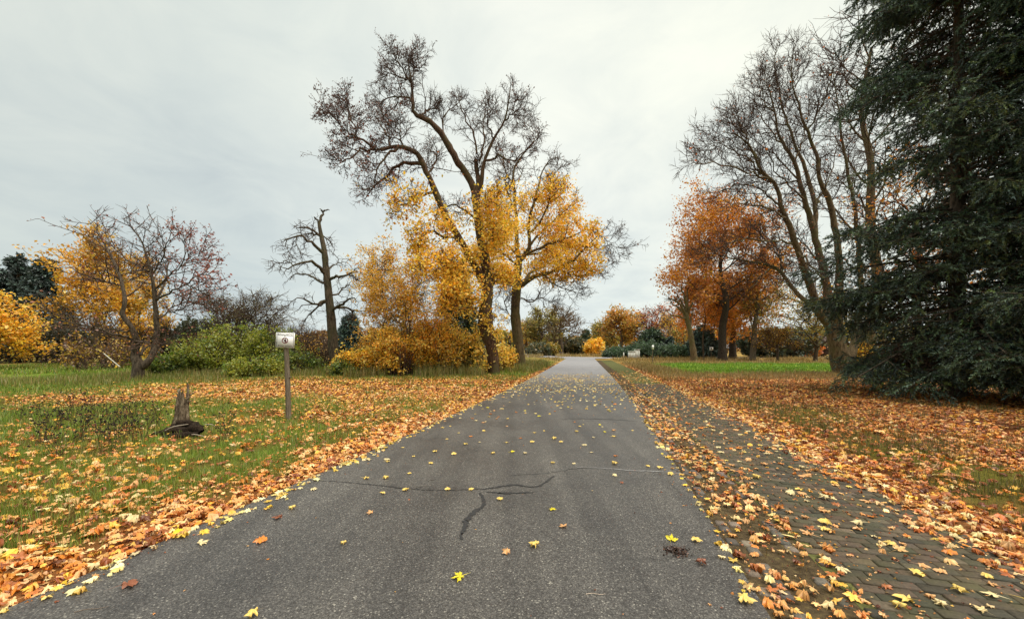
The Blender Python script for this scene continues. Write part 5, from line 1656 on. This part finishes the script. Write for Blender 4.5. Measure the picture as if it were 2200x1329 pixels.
DK = [lin(84, 86, 66), lin(104, 98, 72), lin(72, 78, 64)]  # far wood colours, lightened to paint in distance haze
woods("far_woods", "dark mixed wood along the left horizon", [(-160, 480, 75, 712, DK + [lin(110, 92, 50)], 16000), (420, 800, 70, 715, DK + BROWNISH + [lin(140, 116, 50)], 11000)], 61, .5)
woods("far_woods", "brown and golden wood along the horizon behind the road", [(780, 1135, 120, 705, BROWNISH + OLIVE + DK, 9000), (1100, 1260, 150, 722, DK + OLIVE, 5000), (1225, 1480, 150, 720, BROWNISH + GOLD + OLIVE, 8000)], 62, .8)
woods("far_woods", "orange and brown wood along the right horizon", [(1450, 1800, 130, 706, BROWNISH + GOLD + RUST + DK, 11000), (1760, 2500, 110, 690, BROWNISH + DK + OLIVE, 12000)], 63, .75)

#@@THINGS
# ------------------------------------------------------------------ signs, stump, weeds, small things
def flat_mat(name, col, rough=.6, var=.12, scale=20):
    m, t, o = newmat(name)
    f = noise(t, coords(t), scale, 4, .6)
    c = mixc(t, 1.0, (*col,), ramp(t, f, [(.3, (1 - var,) * 3), (.7, (1 + var,) * 3)]), "MULTIPLY")
    principled(t, o, c, rough)
    return m


M_white = flat_mat("sign_white", lin(248, 244, 238), .45, .04)
M_black = flat_mat("sign_black", lin(34, 30, 30), .5)
M_red = flat_mat("sign_red", lin(104, 18, 26), .5)
M_post, t, o = newmat("weathered_post")
f = noise(t, coords(t, (30, 30, 2.5)), 2.0, 6, .7)
principled(t, o, ramp(t, f, [(.3, lin(74, 62, 50)), (.6, lin(128, 114, 96)), (.8, lin(156, 142, 124))]), .9, bump(t, f, .8, .02), .15)
M_boxwhite = flat_mat("faded_white_metal", lin(206, 206, 196), .6, .15, 5)


def box(cx, cy, cz, sx, sy, sz, bev=0.0):
    V = np.array([[a * sx / 2 + cx, b * sy / 2 + cy, c_ * sz / 2 + cz] for c_ in (-1, 1) for (a, b) in ((-1, -1), (1, -1), (1, 1), (-1, 1))])
    Fc = [[3, 2, 1, 0], [4, 5, 6, 7], [0, 1, 5, 4], [1, 2, 6, 5], [2, 3, 7, 6], [3, 0, 4, 7]]
    return V, Fc


def poly_flat(pts, y):
    """convex-ish polygon in XZ facing -y, fan"""
    V = [(a, y, b) for a, b in pts]
    return np.array(V), [list(range(len(V)))]


def text_mesh(body, size, mat, parent, loc_, width=None, name="lettering"):
    cu = bpy.data.curves.new(name, "FONT")
    cu.body = body
    cu.size = size
    cu.align_x = "CENTER"
    cu.align_y = "CENTER"
    cu.extrude = .0004
    cu.offset = size * .012
    ob = bpy.data.objects.new(name, cu)
    C.objects.link(ob)
    bpy.context.view_layer.update()
    dg = bpy.context.evaluated_depsgraph_get()
    me = bpy.data.meshes.new_from_object(ob.evaluated_get(dg))
    bpy.data.objects.remove(ob)
    me.materials.clear()
    me.materials.append(mat)
    o2 = bpy.data.objects.new(name, me)
    C.objects.link(o2)
    xs_ = [v_.co.x for v_ in me.vertices]
    sc_ = (width / (max(xs_) - min(xs_))) if width else 1
    o2.scale = (sc_, sc_ if width is None else 1.0, 1)
    o2.rotation_euler = (math.pi / 2, 0, 0)
    o2.location = loc_
    o2.parent = parent
    return o2


# the "private ground" sign
ps = gpt(620, 900)
sign = empty("warning_sign", (ps[0], ps[1], hfun(ps[0], ps[1]) - .0), "white private ground sign with a no entry hand symbol on a leaning round wooden post", "sign")
rs = np.random.default_rng(9)
pp = resample(np.array([[0.0, 0, -.2, .062], [-.012, 0, .6, .053], [-.035, 0, 1.2, .050], [-.06, 0, 1.86, .046]]), 30)
pg_ = Geo()
R_ = pp[None, :, 3] * (1 + rs.normal(0, .03, (1, 30)))
V, Fc = tubes(pp[None, :, :3], R_, 12)
V = V + rs.normal(0, .0015, V.shape)
pg_.add(V, Fc)
pg_.add(np.vstack([V[-12:], V[-12:].mean(0)[None]]), [[i, (i + 1) % 12, 12] for i in range(12)])
# a stub where a side branch was cut
q_ = resample(np.array([[-.02, -.0, .98, .02], [.06, -.02, .97, .014], [.075, -.02, 1.0, .006]]), 6)
pg_.add(*tubes(q_[None, :, :3], q_[None, :, 3], 6))
post = pg_.build("post", M_post, sign, True)
bd = Geo()
bw, bh = .390, .335
V, Fc = box(0, 0, 0, bw, .006, bh)
bd.add(V, Fc)
board = bd.build("board", M_white, sign)
board.location = (-.035, -.066, 1.80)
board.rotation_euler = (0, math.radians(2.2), math.radians(7))
fr = Geo()
for (cx0, cz0, sx0, sz0) in ((0, bh / 2 - .020, bw - .032, .008), (0, -bh / 2 + .020, bw - .032, .008), (-bw / 2 + .020, 0, .008, bh - .050), (bw / 2 - .020, 0, .008, bh - .050)):
    V, Fc = box(cx0, -.0040, cz0, sx0, .0012, sz0)
    fr.add(V, Fc)
fr.build("border_line", M_black, board)
text_mesh("Privatgelände", .052, M_black, board, (0, -.0046, .115), .315, "heading_text")
text_mesh("Betreten verboten!", .030, M_black, board, (0, -.0046, -.120), .29, "bottom_text")
rgm = Geo()
a = np.linspace(0, 2 * np.pi, 41)[:-1]
ro, ri = .068, .050
V = np.vstack([np.c_[np.cos(a) * ro, np.full(40, -.0045), np.sin(a) * ro], np.c_[np.cos(a) * ri, np.full(40, -.0045), np.sin(a) * ri]])
i = np.arange(40)
rgm.add(V, np.stack([i, (i + 1) % 40, (i + 1) % 40 + 40, i + 40], 1))
d = .053 * .7071
wv_ = .008
rgm.add([(-d - wv_ * .7, -.0049, d - wv_ * .7), (-d + wv_ * .7, -.0049, d + wv_ * .7), (d + wv_ * .7, -.0049, -d + wv_ * .7), (d - wv_ * .7, -.0049, -d - wv_ * .7)], [[0, 1, 2, 3]])
ring = rgm.build("prohibition_ring", M_red, board)
ring.location = (-.004, 0, -.005)
hd = Geo()
V, Fc = poly_flat([(-.014, -.040), (.016, -.040), (.020, -.005), (.020, .012), (-.016, .012), (-.018, -.012)], -.0043)
hd.add(V, Fc)
for (fx, ft, fw) in ((-.0135, .026, .0035), (-.0045, .036, .0036), (.0045, .038, .0036), (.0135, .032, .0034)):
    V, Fc = poly_flat([(fx - fw, .008), (fx + fw, .008), (fx + fw, ft), (fx, ft + .004), (fx - fw, ft)], -.0045)
    hd.add(V, Fc)
V, Fc = poly_flat([(-.014, -.018), (-.030, .006), (-.034, .002), (-.020, -.030), (-.012, -.034)], -.0047)
hd.add(V, Fc)
hand = hd.build("hand_symbol", M_black, board)
hand.location = (.004, 0, -.005)

# small far signs on thin posts
def far_sign(px, ybase, ytop, wpx, hpx, label, yaw=0.0):
    D = gd(ybase)
    p_ = at(px, ybase, D)
    h = CH + (HY - ytop) / F * D
    root = empty("signpost", (p_[0], p_[1], 0), label, "sign", "small white signs on thin posts in the meadow")
    g1, g2 = Geo(), Geo()
    q = resample(np.array([[0, 0, -.1, .035], [.01, 0, h - .02, .03]]), 4)
    g1.add(*tubes(q[None, :, :3], q[None, :, 3], 7))
    g1.build("post", M_post, root, True)
    bh_ = hpx / F * D
    V, Fc = box(0, -.045, h - bh_ / 2, wpx / F * D, .02, bh_)
    g2.add(V, Fc)
    b = g2.build("board", M_white, root)
    g3 = Geo()
    V, Fc = box(0, -.058, h - bh_ / 2, wpx / F * D * .32, .002, bh_ * .4)
    g3.add(V, Fc)
    g3.build("symbol", M_black, b)
    root.rotation_euler = (0, 0, yaw)


far_sign(1402, 782, 741, 5.5, 9, "small white sign seen edgewise nearest the utility box", .5)
far_sign(1528, 773, 745, 8, 7, "small white sign left of the tall rust crowned oak")
far_sign(1668, 769, 748, 7, 4.5, "small white sign beside the crooked apple tree")
far_sign(1746, 768, 748, 5, 4, "farthest small white sign near the orange bush")
far_sign(1011, 772, 752, 4.5, 6, "small white sign half hidden in yellow leaves left of the big maple")

# utility box and white marker post by the junction
DU = gd(768.5)
pu = at(1361, 768, DU)
ub = empty("utility_box", (pu[0], pu[1], 0), "pale slatted utility enclosure beside the junction, right part taller", "utility box")
k_ = DU / F
g1 = Geo()
for (x0, w_, h_) in ((-11, 3.2, 13.0), (-7.6, 3.2, 13.4), (-4.2, 3.2, 13.2), (-.8, 3.2, 13.6), (2.6, 3.2, 17), (6.0, 3.2, 17.4), (9.4, 3.2, 17)):
    V, Fc = box(x0 * k_ + w_ * k_ / 2, 0, h_ * k_ / 2 - .1, w_ * k_ * .92, .5, h_ * k_ + .2)
    g1.add(V, Fc)
g1.build("slat_wall", M_boxwhite, ub)
g1 = Geo()
V, Fc = box(-4.2 * k_, 0, 14.2 * k_, 14.5 * k_, .6, .08)
g1.add(V, Fc)
V, Fc = box(7.8 * k_, 0, 18.0 * k_, 11.5 * k_, .6, .08)
g1.add(V, Fc)
g1.build("lid", M_boxwhite, ub)
pm = at(1340, 768.5, DU)
mk = empty("marker_post", (pm[0], pm[1], 0), "short white marker post left of the utility enclosure", "post")
g1 = Geo()
V, Fc = box(0, 0, 11.5 * k_ / 2, .16, .10, 11.5 * k_)
g1.add(V, Fc)
g1.build("post_body", M_boxwhite, mk)
g1 = Geo()
V, Fc = box(0, 0, 11.5 * k_ + .02, .18, .12, .04)
g1.add(V, Fc)
g1.build("cap", M_boxwhite, mk)

# rotten stump with an uprooted root
pst = gpt(388, 922)
stz = float(hfun(pst[0], pst[1]))
stump = empty("tree_stump", (pst[0], pst[1], stz), "rotten splintered grey brown stump standing in the grass", "stump")
M_rot, t, o = newmat("rotten_wood")
f = noise(t, coords(t, (18, 18, 3)), 2.0, 7, .75, .6)
principled(t, o, ramp(t, f, [(.34, lin(40, 32, 25)), (.48, lin(108, 92, 74)), (.6, lin(156, 138, 114)), (.76, lin(196, 182, 158))]), .95, bump(t, f, 1.0, .05), .1)
M_root, t, o = newmat("root_wood")
f = noise(t, coords(t, (14, 14, 14)), 2.0, 7, .7, .4)
principled(t, o, ramp(t, f, [(.3, lin(20, 16, 13)), (.6, lin(58, 46, 36)), (.8, lin(110, 92, 70))]), .95, bump(t, f, 1.0, .04), .1)
g1 = Geo()
ns, nk = 40, 26
a = np.arange(ns) / ns * 2 * np.pi
ridge = 1 + .10 * np.sin(a * 5 + 1) + .09 * np.sin(a * 9 + 2) + .06 * np.sin(a * 17)
topz = .66 + .07 * np.sin(a * 3 + .5) + .05 * np.sin(a * 8) + .13 * np.exp(-((a - .35) / .25) ** 2) + .06 * np.exp(-((a - 3.3) / .3) ** 2)
VV = []
for j in range(nk):
    f_ = j / (nk - 1)
    z_ = -.08 + (topz + .08) * f_
    base_r = .080 + .060 * (1 - f_) ** 1.4 + .04 * (1 - f_) ** 6
    tw = a + .5 * f_
    rr_ = base_r * (1 + (ridge - 1) * (.9 + .5 * np.sin(f_ * 9 + a * 2))) * (1 + rs.normal(0, .035, ns))
    VV.append(np.stack([rr_ * np.cos(tw) + .05 * f_, rr_ * np.sin(tw), z_], 1))
for j in range(6):      # hollow inside
    f_ = j / 5
    rr_ = (.095 - .03 - .02 * f_) * ridge
    VV.append(np.stack([rr_ * np.cos(a + .5) + .05, rr_ * np.sin(a + .5), topz - .02 - .30 * f_], 1))
V = np.vstack(VV)
nt_ = len(VV)
i = (np.arange(nt_ - 1)[:, None] * ns + np.arange(ns)[None])
i2 = (np.arange(nt_ - 1)[:, None] * ns + (np.arange(ns)[None] + 1) % ns)
g1.add(V, np.stack([i, i2, i2 + ns, i + ns], -1).reshape(-1, 4))
g1.build("stump_body", M_rot, stump, False)
g1 = Geo()
sp4 = []
for (a0, z_, l_) in ((2.9, .62, .10), (3.4, .58, .08), (6.1, .56, .10), (.2, .50, .07), (1.2, .62, .12)):
    b0 = np.array([.05 + .09 * math.cos(a0), .09 * math.sin(a0), z_])
    b1 = b0 + np.array([math.cos(a0) * l_, math.sin(a0) * l_, l_ * .5])
    sp4.append(np.array([[*b0, .02], [*b1, .006]]))
ray_tubes(g1, sp4, 5, 5, rs)
g1.build("splinters", M_rot, stump)

pr0 = gpt(395, 938)
rz = float(hfun(pr0[0], pr0[1]))
M_strip = flat_mat("stripped_twig", lin(176, 160, 142), .8)
rootl = empty("fallen_root", (pr0[0], pr0[1], rz + .05), "dark twisted root log lying in front of the stump", "log")
k_ = pr0[1] / F
def rp(px, py, dd, r):
    return [(px - 395) * k_, dd, (938 - py) * k_, r]
g1, g2 = Geo(), Geo()
ray_tubes(g1, [np.array([rp(280, 958, .0, .02), rp(310, 950, .0, .035), rp(340, 940, .05, .05), rp(370, 934, .05, .08), rp(400, 932, .0, .10), rp(425, 930, 0, .085), rp(438, 932, 0, .05)]),
               np.array([rp(365, 945, -.1, .05), rp(395, 942, -.15, .06), rp(425, 938, -.12, .05), rp(440, 935, -.1, .03)]),
               np.array([rp(360, 928, .12, .06), rp(385, 922, .14, .07), rp(410, 924, .12, .05)])], 16, 10, rs, rough=.16, wig=.012)
g1.build("root_body", M_root, rootl, True)
for tw_ in [np.array([rp(368, 930, -.12, .006), rp(385, 922, -.14, .008), rp(400, 919, -.12, .008), rp(415, 917, -.1, .005)]),
               np.array([rp(425, 938, -.14, .006), rp(440, 936, -.2, .007), rp(460, 940, -.2, .004)]),
               np.array([rp(440, 920, .0, .006), rp(455, 920, .0, .006), rp(462, 924, 0, .003)]),
               np.array([rp(300, 955, -.1, .008), rp(330, 948, -.15, .01), rp(345, 950, -.15, .006)])]:
    g2 = Geo()
    ray_tubes(g2, [tw_], 8, 5, rs, rough=.1)
    g2.build("pale_twig", M_strip, rootl)

# dried weeds with dark seed heads
M_weed = flat_mat("dry_weed_stem", lin(74, 56, 38), .9, .25)
M_seed = flat_mat("dark_seed_head", lin(36, 28, 26), .9, .3)
WL = ["dried weed with dark seed heads standing in the left grass"]
for i in range(17):
    px = [150, 215, 240, 180, 120, 95, 270, 300, 330, 205, 60, 160, 250, 285, 480, 130, 230][i]
    py = [905, 935, 915, 950, 930, 960, 940, 955, 925, 895, 905, 880, 960, 900, 945, 985, 975][i]
    p_ = gpt(px, py)
    z_ = float(hfun(p_[0], p_[1]))
    rw = np.random.default_rng(700 + i)
    root = empty("dried_weed", (p_[0], p_[1], z_), WL[0], "weed", "dried weeds with dark seed heads left of the stump")
    st = []
    for j in range(9):
        h = rw.uniform(.25, .62)
        a0 = rw.random() * 6.28
        sp2 = rw.uniform(.05, .30)
        b0 = np.array([rw.normal(0, .06), rw.normal(0, .06), -.02])
        st.append(np.array([[*b0, .004], [*(b0 + [sp2 * .4 * math.cos(a0), sp2 * .4 * math.sin(a0), h * .55]), .003], [*(b0 + [sp2 * math.cos(a0), sp2 * math.sin(a0), h]), .002]]))
    g1, g2 = Geo(), Geo()
    P_, R_ = ray_tubes(g1, st, 7, 3, rw, wig=.008)
    Pq, Rq = grow(rw, P_, R_, 4, .4, 1, .12, .3, 0, .2, 45, 12, .2, .15, 4, .7, .003, .0018)
    g1.add(*tubes(Pq, Rq, 3))
    ends = np.vstack([P_[:, -1], Pq[:, -1]])
    B = basis_random(rw, len(ends))
    oc = ([(1, 0, 0), (-1, 0, 0), (0, 1, 0), (0, -1, 0), (0, 0, 1.2), (0, 0, -1.2)], [[0, 2, 4], [2, 1, 4], [1, 3, 4], [3, 0, 4], [2, 0, 5], [1, 2, 5], [3, 1, 5], [0, 3, 5]])
    V, Fc = inst(oc[0], oc[1], ends, B, rw.uniform(.006, .018, len(ends)))
    g2.add(V, Fc)
    g1.build("stems", M_weed, root)
    g2.build("seed_heads", M_seed, root)["kind"] = "stuff"

# tall weedy stalk plants at the meadow edge right
rw = np.random.default_rng(801)
# pale fallen pole leaning behind the forked tree
pp0, pp1 = at(258, 788, 20.5), at(222, 758, 21.5)
g1 = Geo()
q = resample(np.array([[*pp0, .03], [*((pp0 + pp1) / 2), .028], [*pp1, .022]]), 6)
q[:, :3] -= pp0
g1.add(*tubes(q[None, :, :3], q[None, :, 3], 7))
ob = g1.build("leaning_stick", flat_mat("bleached_stick", lin(190, 180, 160), .8), None, True)
ob.location = pp0
tag(ob, "bleached stick leaning at a slant left of the forked tree's trunk", "stick")

# dirt clump with torn needles on the asphalt
pc_ = gpt(1452, 1183)
rw = np.random.default_rng(77)
g1 = Geo()
nn = 520
rr_ = np.abs(rw.normal(0, 1, nn))
a0 = rw.random(nn) * 6.28
q = np.stack([rr_ * np.cos(a0) * .055, rr_ * np.sin(a0) * .04, .004 + .018 * np.exp(-rr_ ** 2) * rw.random(nn)], 1)
V, Fc = inst(SIMPLE[0], SIMPLE[1], q, basis_flat(rw, nn, .6), rw.uniform(.008, .028, nn))
g1.add(V, Fc, 0, np.repeat(pick(rw, nn, [lin(70, 48, 38), lin(96, 66, 50), lin(48, 36, 30)]), 4, axis=0))
ob = g1.build("dirt_clump", M_litter)
ob.location = (pc_[0], pc_[1], 0)
tag(ob, "dark clump of rotted leaf scraps beside two yellow leaves on the asphalt", "debris", kind="stuff")
# little twigs on the road
for (x0, y0, ln_, a0, cl_, lb) in ((1280, 1277, .13, 0, lin(190, 170, 150), "thin pale twig on the asphalt low in the road's middle"), (905, 1046, .12, .6, lin(50, 40, 32), "short dark twig lying on the thin asphalt crack"), (928, 1032, .10, .6, lin(60, 46, 36), "short dark twig just above the thin asphalt crack"), (196, 1310, .16, .3, lin(110, 92, 76), "brown twig near the bottom left of the road")):
    p_ = gpt(x0, y0)
    g1 = Geo()
    q = np.array([[-ln_ / 2, 0, .003, .0022], [-ln_ * .15, .006, .006, .002], [ln_ * .2, -.004, .004, .0018], [ln_ / 2, .003, .004, .001]])
    q = resample(q, 8)
    g1.add(*tubes(q[None, :, :3], q[None, :, 3], 5))
    ob = g1.build("twig", flat_mat("twig_colour", cl_, .8))
    ob.location = (p_[0], p_[1], .002)
    ob.rotation_euler = (0, 0, a0)
    tag(ob, lb, "twig")
